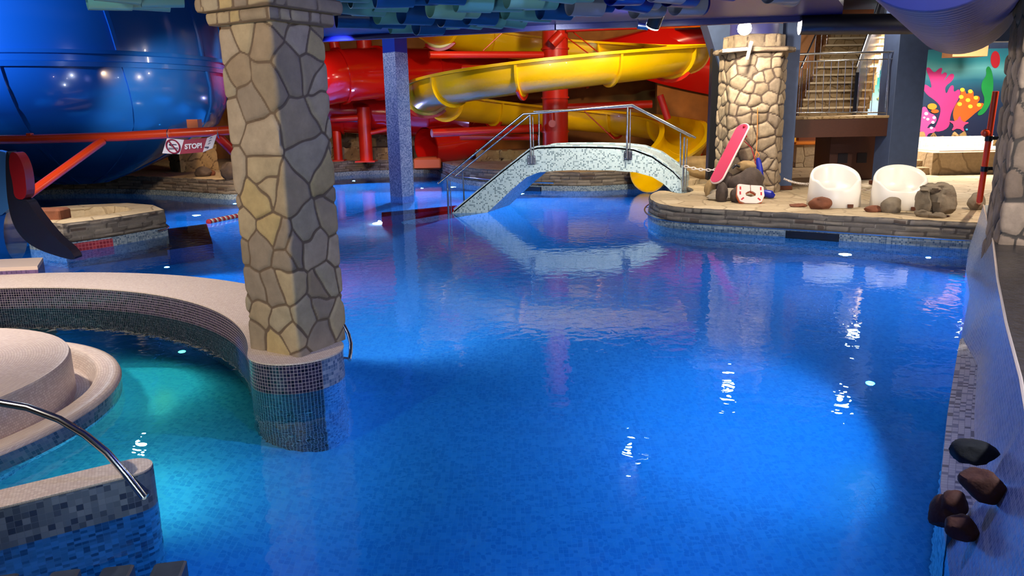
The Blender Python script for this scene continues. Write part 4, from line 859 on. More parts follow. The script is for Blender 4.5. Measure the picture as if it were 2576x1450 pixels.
slab('wall_mural', (12.5, 22.3, 2.3), (8.5, .3, 4.0), 'navy_wall', 'slate-blue wall carrying the sea mural')
slab('trim_2', (11.9, 20.5, 3.3), (.9, .5, .5), 'light_brown')
# ---- orange pole
OPB = W(2463, 512, DZ)
t = thing('orange_pole', tuple(YP(2466, 505, 9.3)), 'orange pole strapped upright to the massive column at the right', 'pole')
a = YP(2505, 230, 9.2); b = YP(2464, 505, 9.3); pipe('tube', [a, b, OPB+np.array([0, 0, 0])], .035, 'orange_paint', t)
for k in (.42, .70): q = a+(b-a)*k; d = (b-a)/np.linalg.norm(b-a); m = MB(); m.tube([q-d*.03, q+d*.03], .042, 14); m.box(tuple(q+np.array([.07, .03, 0])), (.12, .03, .04)); obj('clamp', m, 'black_rubber', t)
q = a+(b-a)*.37; m = MB(); m.lathe([(0, -.05), (.04, -.03), (.05, 0), (.04, .03), (0, .05)], tuple(q+np.array([-.05, 0, 0])), 14); obj('end_hook', m, 'orange_paint', t)
# ================================================================== BRIDGE
t = thing('footbridge', (1.6, 14.6, -.2), 'arched footbridge clad in pale speckled mosaic over the pool', 'bridge')
BY = 14.35
topl = [(1128, 545), (1142, 531), (1195, 487), (1262, 432), (1318, 388), (1334, 376), (1352, 371), (1400, 369), (1480, 369), (1550, 371), (1595, 376), (1640, 393), (1690, 428), (1712, 450), (1716, 500)]
botl = [(1692, 500), (1690, 482), (1668, 462), (1640, 445), (1600, 434), (1540, 429), (1450, 428), (1400, 430), (1355, 434), (1325, 446), (1290, 475), (1250, 513), (1226, 535), (1212, 550)]
pt = [YP(x, y, BY) for x, y in topl]; pb = [YP(x, y, BY) for x, y in botl]
# continue the left foot straight down to the pool floor
prof = [(pt[0][0]-1.2, -1.22)]+[(v[0], v[2]) for v in pt]+[(v[0], v[2]) for v in pb]+[(pb[-1][0]-1.2, -1.22)]
prof = [(x, z) for x, z in prof]
def dens(P, st=.06):
    Q = []
    for i in range(len(P)):
        a = np.array(P[i]); b = np.array(P[(i+1) % len(P)]); k = max(1, int(np.linalg.norm(b-a)/st)); Q += [tuple(a+(b-a)*j/k) for j in range(k)]
    return Q
n_ = len(prof); ext = np.array([.42, 1.12, 0.0])
V0 = np.array([(x, BY, z) for x, z in prof]); V1 = V0+ext
m = MB(); A_ = list(range(n_)); m.add(V0, [tuple(A_)], np.array([(x, z) for x, z in prof])); m.add(V1, [tuple(A_[::-1])], np.array([(x, z) for x, z in prof]))
S_ = 0; Q0 = []; Q1 = []; U0 = []
for i in range(n_+1): 
    j = i % n_; 
    if i: S_ += math.hypot(prof[j][0]-prof[i-1][0], prof[j][1]-prof[i-1][1])
    Q0.append(V0[j]); Q1.append(V1[j]); U0.append(S_)
m.grid([Q0, Q1], [[(u, 0) for u in U0], [(u, 1.2) for u in U0]], flip=True)
bo = obj('arch_body', m, 'bridge_mosaic', t, ang=30)
# low kerbs on both sides of the walkway
def kerb(Y0, off, nm):
    m = MB(); path = [np.array([x, Y0, z])+off for x, z in [(v[0], v[2]) for v in pt[1:-1]]]; P = [np.array([p_[0], p_[1], p_[2]+.03]) for p_ in path]
    V = []; 
    for p_ in P: V.append([p_+np.array([0, 0, -.06]), p_, p_+np.array([.06, .13, 0]), p_+np.array([.06, .13, -.06])])
    m.grid(V, [[(i*.1, j*.1) for j in range(4)] for i in range(len(V))]); obj(nm, m, 'bridge_mosaic', t, ang=30)
kerb(BY, np.array([0, 0, 0.0]), 'side_kerb'); kerb(BY, ext-np.array([.06, .13, 0]), 'side_kerb')
t = thing('bridge_railing', (1.4, 14.3, .5), 'brushed steel handrail with posts on the side of the mosaic footbridge', 'railing')
def rl(pts, r=.02, nm='handrail', Y_=BY-.06, seg=12): pipe(nm, [YP(x, y, Y_) if len(p_) == 2 else YP(x, y, p_[2]) for p_ in pts for x, y in [p_[:2]]], r, 'steel', t, seg=seg)
rl([(1102, 463), (1316, 287), (1345, 285), (1590, 264), (1750, 347)])
rl([(1145, 443), (1332, 290)], .016, 'lower_handrail', BY-.06); rl([(1342, 281, 15.3), (1592, 268, 15.3), (1738, 344, 15.3)], .018, 'far_handrail')
for (x0, y0, x1, y1, Y_) in ((1333, 289, 1336, 412, BY-.06), (1579, 270, 1577, 400, BY-.06), (1722, 345, 1718, 482, BY-.1), (1125, 450, 1129, 552, BY-.06)):
    rl([(x0, y0, Y_), (x1, y1, Y_)], .019, 'post'); rl([(x0+7, y0+4, Y_+.02), (x1+7, y1, Y_+.02)], .010, 'post')
for (x0, y0, x1, y1, Y_) in ((1356, 285, 1356, 372, 15.2), (1712, 335, 1712, 470, 15.3), (1164, 432, 1168, 520, 15.0)): rl([(x0, y0, Y_), (x1, y1, Y_)], .017, 'post')
for x, y in ((1337, 403), (1580, 391)):
    q = YP(x, y, BY-.02); m = MB(); m.box(tuple(q), (.15, .025, .16), bev=.004); fl_ = obj('mounting_plate', m, 'dark_steel', t, smooth=False)
    for sx in (-1, 1):
        for sz in (-1, 1): m = MB(); m.box((q[0]+sx*.055, q[1]-.016, q[2]+sz*.06), (.018, .012, .018)); b_ = obj('bolt', m, 'steel', fl_)
# ================================================================== BLUE MOSAIC COLUMN IN THE WATER
q0 = W(982, 493); q1 = W(1012, 497); q2 = W(1042, 491); t = thing('mosaic_column', (-2.5, 17.75, DEEP), 'tall square blue mosaic column standing in the pool', 'column')
cc = [tuple(q0[:2]), tuple(q1[:2]), tuple(q2[:2]), tuple((q0+q2-q1)[:2])]
m = MB(); m.prism(cc, DEEP, 3.2); obj('shaft', m, 'blue_column_mosaic', t, smooth=False)
m = MB(); g_ = np.mean(np.array(cc), 0); m.prism([tuple(g_+(np.array(p_)-g_)*.99) for p_ in cc], 3.2, 6.0); obj('painted_top', m, 'navy_post_top', t, smooth=False)
# ================================================================== BLUE BOWL TANK
TC = (-9.85, 17.6, 0); t = thing('bowl_slide_tank', TC, 'huge glossy dark blue plastic bowl of the funnel slide', 'slide bowl')
prof_t = [(.02, .42), (.5, .45), (1.2, .68), (1.9, 1.0), (2.6, 1.38), (3.05, 1.72), (3.25, 2.1), (3.32, 2.5), (3.30, 2.86)]
m = MB(); m.lathe(prof_t, TC, 120); obj('lower_shell', m, 'tank_blue', t, ang=50)
m = MB(); m.lathe([(3.24, 2.85), (3.36, 2.84), (3.37, 2.93), (3.33, 2.95), (3.33, 3.06), (3.37, 3.08), (3.36, 3.15), (3.2, 3.16)], TC, 120); obj('flange_band', m, 'tank_blue', t, ang=30)
m = MB(); m.lathe([(3.26, 3.14), (3.27, 3.6), (3.2, 4.2), (3.0, 4.7), (2.6, 5.0), (2.5, 5.0)], TC, 120); obj('upper_shell', m, 'tank_blue', t, ang=50)
for a_ in range(-189, 171, 36):
    for part in (0, 1):
        pr_ = [(r_+.0, z_) for r_, z_ in (prof_t[1:] if part == 0 else [(3.26, 3.16), (3.27, 3.6), (3.2, 4.2), (3.0, 4.7)])]
        # slightly slanted moulded ribs
        m = MB(); V = []
        for r_, z_ in smoothpath(pr_, 1):
            aa = R_(a_+(3.2-z_)*(3.0)); da = .045/max(r_, .5)
            V.append([(TC[0]+(r_+e)*math.cos(aa+s_*da), TC[1]+(r_+e)*math.sin(aa+s_*da), z_) for s_, e in ((-1, -.03), (-.8, .045), (.8, .045), (1, -.03))])
        m.grid(V); obj('rib', m, 'tank_blue', t, ang=30)
# red beam under the tank
t = thing('support_beam', tuple(YP(200, 350, 14.0)), 'orange-red round steel beam with diagonal strut in front of the blue bowl', 'beam')
pipe('beam', [YP(-900, 372, 14.0), YP(-60, 352, 14.0), YP(60, 351, 14.0), YP(300, 344, 14.0), YP(590, 328, 14.0)], .085, 'orange_paint', t, seg=20)
pipe('strut', [YP(258, 355, 13.95), YP(72, 489, 12.6)], .075, 'orange_paint', t, seg=20)
pipe('strut', [YP(540, 335, 14.0), YP(600, 395, 14.3)], .085, 'red_paint', t, seg=16)
q = YP(76, 343, 14.0); m = MB(); m.box(tuple(q), (.09, .1, .12), bev=.01); obj('clamp', m, 'orange_paint', t)
for x in (425, 552): m = MB(); c_ = YP(x, 337, 14.0); m.lathe([(.088, -.008), (.091, 0), (.088, .008)], (0, 0, 0), 20); V = m.v[0]; m.v[0] = np.stack([V[:, 2]+c_[0], V[:, 0]+c_[1], V[:, 1]+c_[2]], 1); obj('tie', m, 'steel', t)
q = YP(490, 318, 14.3); m = MB(); m.box(tuple(q), (.2, .2, .25)); obj('bracket', m, 'wood_brown', t)
# ---- STOP banner
t = thing('warning_banner', tuple(YP(470, 388, 13.75)), 'maroon and white banner reading STOP! with a no-swimming sign', 'sign')
def quad(pA, pB, pC, pD, nm, mt):      # front-facing panel, corners tl,tr,br,bl
    m = MB(); n = np.cross(pB-pA, pD-pA); n /= np.linalg.norm(n); n = n if n[1] > 0 else -n
    m.add(np.array([pA, pB, pC, pD, pA+n*.008, pB+n*.008, pC+n*.008, pD+n*.008]), [(3, 2, 1, 0), (4, 5, 6, 7), (0, 1, 5, 4), (1, 2, 6, 5), (2, 3, 7, 6), (3, 0, 4, 7)]); return obj(nm, m, mt, t, smooth=False)
YB = 13.72; tl = YP(420, 348, YB); tm = YP(463, 352, YB); tr = YP(521, 347, YB+.0); te = YP(545, 338, YB-.25)
bl = YP(408, 386, YB); bm = YP(452, 388, YB); br = YP(510, 383, YB); be = YP(534, 373, YB-.25)
pnl = quad(tl, tm, bm, bl, 'pictogram_panel', 'white_vinyl'); quad(tm, tr, br, bm, 'stop_panel', 'maroon'); quad(tr, te, be, br, 'notice_panel', 'white_vinyl')
cq = (tl+tm+bl+bm)/4; hx_ = (tm-tl)/np.linalg.norm(tm-tl); hz_ = (tl-bl)/np.linalg.norm(tl-bl); rr_ = .118
m = MB(); m.tube([cq+np.array([0, -.012, 0])+hx_*rr_*math.cos(a_)+np.array([0, 0, 1])*rr_*math.sin(a_) for a_ in np.linspace(0, 2*math.pi, 33)[:-1]], .013, 6, closed=True)
m.tube([cq+np.array([0, -.014, 0])+hx_*rr_*-.6+np.array([0, 0, rr_*.8]), cq+np.array([0, -.014, 0])+hx_*rr_*.6-np.array([0, 0, rr_*.8])], .013, 6); obj('prohibition_ring', m, 'maroon', t)
m = MB(); m.lathe([(0, -.022), (.022, 0), (0, .022)], tuple(cq+np.array([-.05, -.012, .03])), 12)
m.tube([cq+np.array([-.03, -.012, 0.0]), cq+np.array([0, -.012, .035]), cq+np.array([.06, -.012, .03])], .009, 6)
for dz in (-.03, -.05): m.tube([cq+np.array([-.085+.017*i, -.01, dz+.006*(i % 2)]) for i in range(11)], .005, 5)
obj('swimmer', m, 'ink', t)
def text(body, loc, size, ux, uz, mt, parent, nm, shear=.0, bold=.0):
    cu = bpy.data.curves.new(nm, 'FONT'); cu.body = body; cu.size = size; cu.extrude = .002; cu.offset = bold; cu.shear = shear; cu.align_x = 'CENTER'; cu.align_y = 'CENTER'
    to = bpy.data.objects.new(nm, cu); COL.objects.link(to); dg = bpy.context.evaluated_depsgraph_get(); me = bpy.data.meshes.new_from_object(to.evaluated_get(dg)); bpy.data.objects.remove(to)
    ux = Vector(ux).normalized(); uz = Vector(uz); uz = (uz-ux*uz.dot(ux)).normalized(); n = ux.cross(uz)
    o = bpy.data.objects.new(nm, me); COL.objects.link(o); me.materials.clear(); me.materials.append(MATS[mt]); root = ROOT[parent.name]; Mx = Matrix((ux, uz, n)).transposed().to_4x4(); Mx.translation = Vector(tuple(np.array(loc)-root)); me.transform(Mx); o.parent = parent; ROOT[o.name] = root; return o
text('STOP!', (tm+tr+br+bm)/4+np.array([0, -.012, -.005]), .118, (tr-tm), (0, 0, 1), 'white_vinyl', t, 'lettering', .15, .005)
m = MB()
for i in range(3): c_ = (tr+te)/2*(1-.2*i-.15)+(br+be)/2*(.2*i+.15); m.tube([c_+np.array([-.02, -.015, -.01]), c_+np.array([.0, -.02, .012]), c_+np.array([.03, -.025, .014])], .005, 5)
c_ = (br+be)/2*.8+(tr+te)/2*.2; m.box(tuple(c_+np.array([0, -.012, 0])), (.12, .008, .03)); obj('small_print', m, 'ink', t)
m = MB(); m.tube([YP(424, 328, 13.9), YP(423, 350, YB)], .003, 5); m.tube([YP(548, 322, 13.9), YP(546, 340, YB-.25)], .003, 5); obj('cord', m, 'cream_edge', t)
# ================================================================== YELLOW SLIDE
SX, SY = 1.20, 20.0; RM = 3.27; FWD = .52
def flume(name, path, parent, mt, hw=.52, dep=.62, th=.035, lip=.10, lbl=None):
    P = [np.array(p, float) for p in path]; n = len(P); pr_ = []
    for i in range(13): a_ = math.pi+math.pi*i/12; pr_.append((hw*math.cos(a_), hw*.9*math.sin(a_)-(dep-hw*.9)))
    o_ = [(-hw-lip, 0.03), (-hw-lip, -.03), (-hw-.005, -.03)]+pr_+[(hw+.005, -.03), (hw+lip, -.03), (hw+lip, .03), (hw-.03, .03)]
    i_ = [((hw-.03)*math.cos(math.pi+math.pi*i/12)*1.0, (hw*.9-.03)*math.sin(math.pi+math.pi*i/12)-(dep-hw*.9)) for i in range(12, -1, -1)]
    poly = o_+i_+[(-hw+.03, .03)]; V = []
    for i in range(n):
        a = P[max(i-1, 0)]; c = P[min(i+1, n-1)]; tt = c-a; tt[2] = 0; tt /= np.linalg.norm(tt); s_ = np.array([tt[1], -tt[0], 0])
        V.append([P[i]+s_*x+np.array([0, 0, z]) for x, z in poly])
    m = MB(); m.grid(V, closeu=True, flip=True); k = len(poly); m.add(np.array(V[0]), [tuple(range(k))]); m.add(np.array(V[-1]), [tuple(range(k-1, -1, -1))])
    return obj(name, m, mt, parent, ang=45, label=lbl)
def ring_of(path, i, hw, dep, w, ex, cut=0):
    P = path; a = np.array(P[max(i-1, 0)]); c = np.array(P[min(i+1, len(P)-1)]); tt = c-a; tt[2] = 0; tt /= np.linalg.norm(tt); s_ = np.array([tt[1], -tt[0], 0]); V = []
    for e, dl in ((-.02, 0), (ex, 0), (ex, w), (-.02, w)):
        row = []
        q_ = [(-hw-e, -.03)]+[((hw+e)*math.cos(math.pi+math.pi*j/16), (hw*.9+e)*math.sin(math.pi+math.pi*j/16)-(dep-hw*.9)) for j in range(17)]+[(hw+e, -.03)]; q_ = q_[1+cut:len(q_)-1-cut] if cut else q_
        V.append([np.array(P[i])+s_*x+np.array([0, 0, z])+tt*dl for x, z in q_])
    m = MB(); m.grid(V); return m
def helix(a0, a1, z0, dz, n, R=RM): return [(SX+R*math.cos(R_(a0+(a1-a0)*i/n)), SY+R*math.sin(R_(a0+(a1-a0)*i/n)), z0+dz*i/n) for i in range(n+1)]
# going down: clockwise seen from above? right(0) -> front(-90) -> left(-180) -> back(-270) -> right(-360)
t = thing('spiral_slide', (SX, SY, .45), 'yellow open spiral water slide winding round the red post', 'water slide')
pitch = 1.92; zR = 3.42
up = helix(200, 0, zR+pitch*200/360, -pitch*200/360, 80); dn = helix(0, -360, zR, -pitch, 140)[1:]
last = dn[-1]; tail = helix(-360, -408, last[2], -.78, 22)[1:]
ex0 = np.array(tail[-1]); ex1 = ex0+(ex0-np.array(tail[-2]))/np.linalg.norm(ex0-np.array(tail[-2]))*.35
pth = up+dn+tail+[tuple(ex0+(ex1-ex0)*k) for k in (.25, .5, .75, 1.0)]
flume('flume', pth, t, 'yellow_plastic')
step_ = 13
for i in range(4, len(pth)-3, step_): obj('joint_flange', ring_of(pth, i, .52, .62, .05, .075), 'yellow_plastic', t, ang=40)
for i in range(4+step_, len(pth)-12, step_*2): obj('saddle', ring_of(pth, i, .60, .70, .05, .06, 4), 'red_paint', t, ang=40)
# runout into the water behind the bridge
t = thing('slide_runout', tuple(W(1625, 468, 0)), 'yellow slide outlet plate seen under the right end of the bridge', 'slide outlet')
q = W(1625, 474, 0); m = MB(); m.box((q[0]+.25, q[1]+.3, .22), (1.15, .7, .44), bev=.08); obj('outlet_body', m, 'yellow_plastic', t)
a_ = W(1508, 479, 0); b_ = W(1582, 474, 0); d_ = (b_-a_)/np.linalg.norm(b_-a_); m = MB(); ribbon(m, [tuple(a_[:2]), tuple(b_[:2])], .02, .16, side=1, off=.05); ribbon(m, [tuple(a_[:2]), tuple(b_[:2])], .16, .16, side=1, off=.05, off1=-.02); obj('red_grate', m, 'red_mosaic', fb)
# ---- red support post of the slide
t = thing('slide_support', (SX+.0, SY, .45), 'thick red steel post with arms and tie rods carrying the yellow spiral', 'support post')
m = MB(); m.tube([(SX, SY, .45), (SX, SY, 6.0)], .33, 32); obj('post', m, 'red_paint', t)
for z_ in (.6, 1.35, 2.2, 2.62, 3.05, 3.4, 3.9): m = MB(); m.lathe([(.33, -.02), (.36, -.02), (.36, .02), (.33, .02)], (SX, SY, z_), 32); obj('collar', m, 'red_paint', t)
arms = [((1080, 138, 18.6), (1365, 138, 19.8), .085), ((1165, 172, 21), (1350, 172, 20.1), .085), ((1425, 72, 19.7), (1780, 57, 19.0), .09), ((1086, 335, 18.6), (1360, 322, 19.8), .1), ((1160, 345, 21), (1350, 345, 20.1), .085),
        ((1640, 262, 19.9), (1400, 272, 20), .1), ((1660, 240, 20), (1680, 300, 20), .09)]
for a, b, r_ in arms: m = MB(); m.tube([YP(*a), YP(*b)], r_, 18); obj('arm', m, 'red_paint', t)
for a, b in (((1290, 180, 19.6), (1330, 150, 19.7)), ((1215, 128, 19.8), (1268, 78, 19.9)), ((1420, 90, 19.8), (1525, 168, 19.2)), ((1435, 75, 19.8), (1545, 165, 19.2)), ((1470, 280, 19.0), (1545, 350, 19)), ((1287, 198, 19), (1335, 160, 19.6))):
    m = MB(); m.tube([YP(*a), YP(*b)], .014, 6); obj('tie_rod', m, 'red_paint', t)
m = MB(); m.tube([YP(1388, 110, 19.5), YP(1412, 85, 19.5)], .13, 14); obj('bracket', m, 'red_paint', t); m = MB(); m.tube([YP(1388, 280, 19.3), YP(1390, 312, 19.3)], .06, 10); m.tube([YP(1389, 311, 19.0), YP(1389, 311, 19.3)], .09, 14); obj('bracket', m, 'red_paint', t)
# ================================================================== RED TUBE SLIDE
t = thing('tube_slide', (-3, 22, FZ), 'big glossy red enclosed tube slide behind the blue column', 'water slide')
P = [YP(1830, 80, 24.9), YP(1700, 110, 25.2), YP(1560, 150, 25.4), YP(1400, 175, 25.4), YP(1200, 180, 24.8), YP(1050, 182, 23.6), YP(940, 184, 22.2), YP(860, 190, 21.4), YP(780, 205, 21.0), YP(700, 225, 21.4), YP(665, 245, 22.4), YP(700, 262, 23.6), YP(790, 272, 24.3), YP(900, 280, 24.5), YP(1000, 285, 24.5), YP(1100, 292, 24.4), YP(1200, 305, 24.0)]
P = [np.array(p_) for p_ in smoothpath(P, 3)]
m = MB(); m.tube(P, .70, 32); obj('tube', m, 'red_plastic', t, ang=60)
for i in range(6, len(P)-4, 9):
    d = P[i+1]-P[i]; d /= np.linalg.norm(d); m = MB(); m.tube([P[i]-d*.04, P[i]+d*.04], .755, 32); obj('joint_flange', m, 'red_plastic', t, ang=30)
P = smoothpath([YP(1200, 330, 24.4), YP(1180, 350, 24.0), YP(1130, 362, 23.5), YP(1072, 370, 22.9)], 2); P = [np.array(p_) for p_ in P]
m = MB(); m.tube(P, [.58]*len(P), 28, caps=False); m.tube(P, [.54]*len(P), 28, caps=False)
obj('outlet_tube', m, 'red_plastic', t, ang=60)
m = MB(); q = YP(1078, 415, 22.9); m.box((q[0], q[1]+.2, .42), (.8, 1.1, .34), bev=.05); tag(obj('slide_outlet_tray', m, 'orange_foam'), 'orange tray under the mouth of the red tube slide', 'slide outlet')
# supports of red tube
for x, y0, y1, Y_, r_, lb in ((922, 270, 398, 23.6, .2, 'thick red steel post under the red tube left of the blue column'), (850, 300, 380, 24.3, .14, 'thin red steel post farthest left under the red tube')):
    t = thing('support_post', tuple(YP(x, y1, Y_)), lb, 'support post'); b_ = YP(x, y1, Y_); tp = YP(x, y0, Y_); m = MB(); m.tube([(b_[0], b_[1], FZ), (b_[0], b_[1], tp[2])], r_, 20); obj('post', m, 'red_paint', t)
    m = MB(); m.box((b_[0], b_[1], FZ+.02), (r_*3, r_*3, .04)); obj('base_plate', m, 'red_paint', t, smooth=False)
t = thing('cross_beams', tuple(YP(880, 300, 22)), 'red steel cross beams below the red tube slide', 'beam'); 
for a, b, r_ in (((832, 300, 23.5), (912, 296, 23.6), .09), ((930, 335, 23.6), (1010, 318, 23.6), .07), ((915, 97, 22.5), (918, 130, 22.5), .22), ((838, 95, 22.5), (845, 130, 22.5), .15)): m = MB(); m.tube([YP(*a), YP(*b)], r_, 14); obj('beam', m, 'red_paint', t)
# upper red shell right behind the yellow loops
m = MB(); V = []
for i in range(25):
    k = i/24; x = 1500+k*340; 
    yt = 120-62*min(1, k*1.6)**.8; yb_ = 128+120*k**.5
    V.append([YP(x, yt+(yb_-yt)*j/8, 24.75-.35*math.sin(math.pi*j/8)) for j in range(9)])
m.grid(V); V2 = [[p_+np.array([0, .08, 0]) for p_ in r0] for r0 in V]; m.grid(V2, flip=True); tag(obj('slide_trough', m, 'red_plastic'), 'dark red slide trough side high behind the yellow spiral', 'water slide')
m = MB(); q = [YP(1500, 60, 25.0), YP(1790, 50, 25.0), YP(1800, 140, 25.0), YP(1480, 140, 25.0)]; m.add(np.array(q), [(3, 2, 1, 0)]); m.add(np.array(q)+np.array([0, .05, 0]), [(0, 1, 2, 3)]); 
# ================================================================== LEFT PART: island, ledge things, near slide end
ip = [(412, 528), (276, 549), (158, 563), (70, 556), (70, 532), (120, 522), (200, 516), (320, 511), (385, 516)]
IT = .42; isl = [tuple(W(x, y, IT)[:2]) for x, y in ip]; ii = np.array(isl); cen = ii.mean(0)
t = thing('stone_planter_island', (float(cen[0]), float(cen[1]), DEEP), 'stone clad island with tiled waterline left of the fieldstone column', 'planter'); 
inn = [tuple(p_+(cen-p_)*.42) for p_ in ii]
m = MB(); n_ = len(isl); V = [(x, y, IT) for x, y in isl]+[(x, y, IT) for x, y in inn]+[(x, y, .2) for x, y in inn]; Fc = []
for i in range(n_): j = (i+1) % n_; Fc.append((i, j, n_+j, n_+i)); Fc.append((n_+i, n_+j, 2*n_+j, 2*n_+i))
Fc.append(tuple(range(2*n_, 3*n_))); m.add(np.array(V), Fc); obj('coping', m, 'deck_flags', t, smooth=False)
pth_ = isl+[isl[0]]
A_ = sum(isl[i][0]*isl[(i+1) % n_][1]-isl[(i+1) % n_][0]*isl[i][1] for i in range(n_)); sd = 1 if A_ > 0 else -1
m = MB(); stone_ribbon(m, pth_, .14, IT, .03, 'coursed', ch=.07, ln=.25, step=.03, seed=81, side=sd, gap=.012); obj('stone_facing', m, 'bank_stone', t)
m = MB(); ribbon(m, pth_, DEEP, .14, side=sd, off=.032); obj('tile_band', m, 'bank_mosaic', t)
m = MB(); a = np.array(isl[1]); b = np.array(isl[2]); d = (b-a)/np.linalg.norm(b-a); nrm = np.array([d[1], -d[0]])*sd; ribbon(m, [tuple(a+d*.02), tuple(b)], .0, .12, side=sd, off=.04); obj('red_grate', m, 'red_mosaic', t)
pipe('grab_rail', [W(396, 583, .14), W(418, 577, .15), W(424, 571, .16), W(418, 566, .17)], .018, 'steel', t)
# sloping dark ramp and orange-brown block left of the island
m = MB(); q = [W(90, 560, .40), W(158, 560, .40), W(206, 606, .12), W(140, 612, .12)]; m.add(np.array(q+[p_-np.array([0, 0, .4]) for p_ in q]), [(3, 2, 1, 0), (4, 5, 6, 7), (0, 1, 5, 4), (1, 2, 6, 5), (2, 3, 7, 6), (3, 0, 4, 7)][:6]); tag(obj('ramp_slab', m, 'kerb_mosaic', smooth=False), 'dark grey sloping slab between the slide end and the stone island', 'slab')
q = W(112, 566, .35); m = MB(); m.box((q[0], q[1]+.15, .46), (.5, .3, .24), bev=.03); tag(obj('stone_block', m, 'rock_red'), 'reddish-brown stone block on the island behind the slide end', 'stone')
# cream landing block at the left edge
t = thing('landing_block', tuple(W(50, 690, 0)), 'pale tiled landing block with plum side at the left edge', 'platform')
top = [W(-60, 655, .3), W(-60, 676, .3), W(94, 670, .3), W(108, 648, .3)]; m = MB()
m.prism([tuple(p_[:2]) for p_ in top], .26, .3); obj('top_slab', m, 'cream_edge', t, smooth=False)
m = MB(); m.prism([tuple(p_[:2]) for p_ in top], DEEP, .26, top=False); obj('body', m, 'plum_mosaic', t, smooth=False)
# the near slide end: navy barrel, red and black fin
t = thing('slide_mouth', tuple(W(60, 640, .1)), 'dark navy slide end with red and black curved side fin at the left edge', 'slide end')
YS = 9.7
def fin(pix, nm, mt, Y0=YS, th=.18): 
    q = [YP(x, y, Y0) for x, y in pix]; p0 = q[0]; m = MB(); m.plate([(v[0]-p0[0], v[2]-p0[2]) for v in q][::-1], p0, (1, 0, 0), (0, 0, 1), -th); o = obj(nm, m, mt, t, smooth=False); return o
mat('fin_black', '#1b1a26', .4); mat('fin_red', '#8a1420', .35, coat=.2); mat('pale_blue_plastic', '#3f78c0', .2, coat=.4)
fin(smoothpath([(24, 384), (40, 383), (54, 405), (64, 440), (68, 502), (36, 502), (32, 460), (22, 420)], 2, True), 'upper_fin', 'fin_red', YS-.02)
fin(smoothpath([(14, 380), (22, 384), (26, 420), (34, 470), (38, 500), (68, 502), (80, 525), (110, 565), (145, 605), (176, 628), (191, 652), (178, 654), (140, 644), (95, 628), (60, 605), (34, 570), (20, 520), (14, 450)], 2, True), 'lower_fin', 'fin_black', YS)
fin(smoothpath([(-60, 380), (10, 378), (20, 400), (24, 470), (26, 540), (-60, 545)], 1, True), 'inner_wall', 'pale_blue_plastic', YS+.1, .1)
m = MB(); a = YP(-120, 590, YS+.2); b = YP(40, 588, YS+.35); m.tube([a, b], .36, 28); obj('barrel', m, 'tank_blue', t)
# ledge things on the far left
t = thing('short_stone_pier', tuple(W(470, 430, FZ)), 'short square stone pier on the ledge right under the STOP! banner', 'pier'); q = W(470, 432, FZ)
stone_box('shaft', t, sq(q[0], q[1]+.5, -.05, -.5, .68), FZ, 1.15, .04, .3, 91, 'tan_stone', step=.04, gap=.02)
rough_wall('low_stone_wall', -7.2, -5.4, 21.0, FZ, .75, 'low stone wall on the ledge between the pier and the column', 92)
tag(obj('rock', rock(tuple(W(512, 444, FZ)), (.42, .3, .28), 93), 'rock_dark'), 'dark two-lobed rock on the ledge in front of the short pier', 'rock')
tag(obj('rock', rock(tuple(W(532, 442, FZ)), (.22, .2, .16), 99), 'rock_brown'), 'small brown rock touching the dark one before the short pier', 'rock')
tag(obj('rock', rock(tuple(W(585, 452, FZ)), (.55, .4, .5), 94), 'rock_dark'), 'large dark rock on the ledge just left of the fieldstone column', 'rock')
tag(obj('rock', rock(tuple(W(345, 432, FZ)), (.2, .18, .2), 95), 'rock_tan'), 'small sandy rock on the ledge under the blue bowl', 'rock')
# terraces in the dark behind
for i, (x0, x1, Y_, z1, lb) in enumerate(((-6.9, -3.2, 24.6, .85, 'lower step of the dim stone terrace behind the red posts'), (-7.2, -2.8, 25.6, 1.3, 'upper step of the dim stone terrace behind the red posts'), (-1.0, 3.0, 22.9, .75, 'dim stone ledge behind the bridge below the red arms'))):
    m = MB(); stone_ribbon(m, [(x0, Y_), (x1, Y_)], FZ, z1, .04, 'rubble', cell=.3, step=.05, seed=100+i, side=1, topwave=.1); m.prism([(x0, Y_), (x1, Y_), (x1, Y_+1.2), (x0, Y_+1.2)], FZ, z1-.02); tag(obj('stone_terrace', m, 'tan_stone'), lb, 'terrace')
# submerged plum box and lane float
a = W(425, 560, 0); m = MB(); pbx = [W(418, 575, 0), W(420, 628, 0), W(535, 612, 0), W(520, 562, 0)]; m.prism([tuple(p_[:2]) for p_ in pbx], DEEP, -.06); struct(obj('trim_pool_step', m, 'plum_mosaic', smooth=False), 'submerged plum tiled step beside the island')
fa = W(523, 560, .02); fb_ = W(640, 536, .02); nfl = 22; t = thing('float_line', tuple((fa+fb_)/2), 'red and white float line on the water left of the fieldstone column', 'float line')
for i in range(nfl):
    c_ = fa+(fb_-fa)*(i+.5)/nfl; dd = (fb_-fa)/np.linalg.norm(fb_-fa); hl = np.linalg.norm(fb_-fa)/nfl*.46; m = MB(); m.tube([c_-dd*hl, c_-dd*hl*.6, c_+dd*hl*.6, c_+dd*hl], [.03, .055, .055, .03], 12); obj('float_disc', m, 'rope_red' if i % 2 == 0 else 'white_plastic', t)
# submerged curb between the mosaic column and the bridge
m = MB(); a = W(880, 560, 0); q = [W(960, 545, 0), W(1140, 524, 0), W(1150, 516, 0), W(960, 534, 0)]; m.prism([tuple(p_[:2]) for p_ in q], DEEP, -.05); struct(obj('trim_pool_curb', m, 'plum_mosaic', smooth=False), 'narrow submerged curb leading to the foot of the bridge')
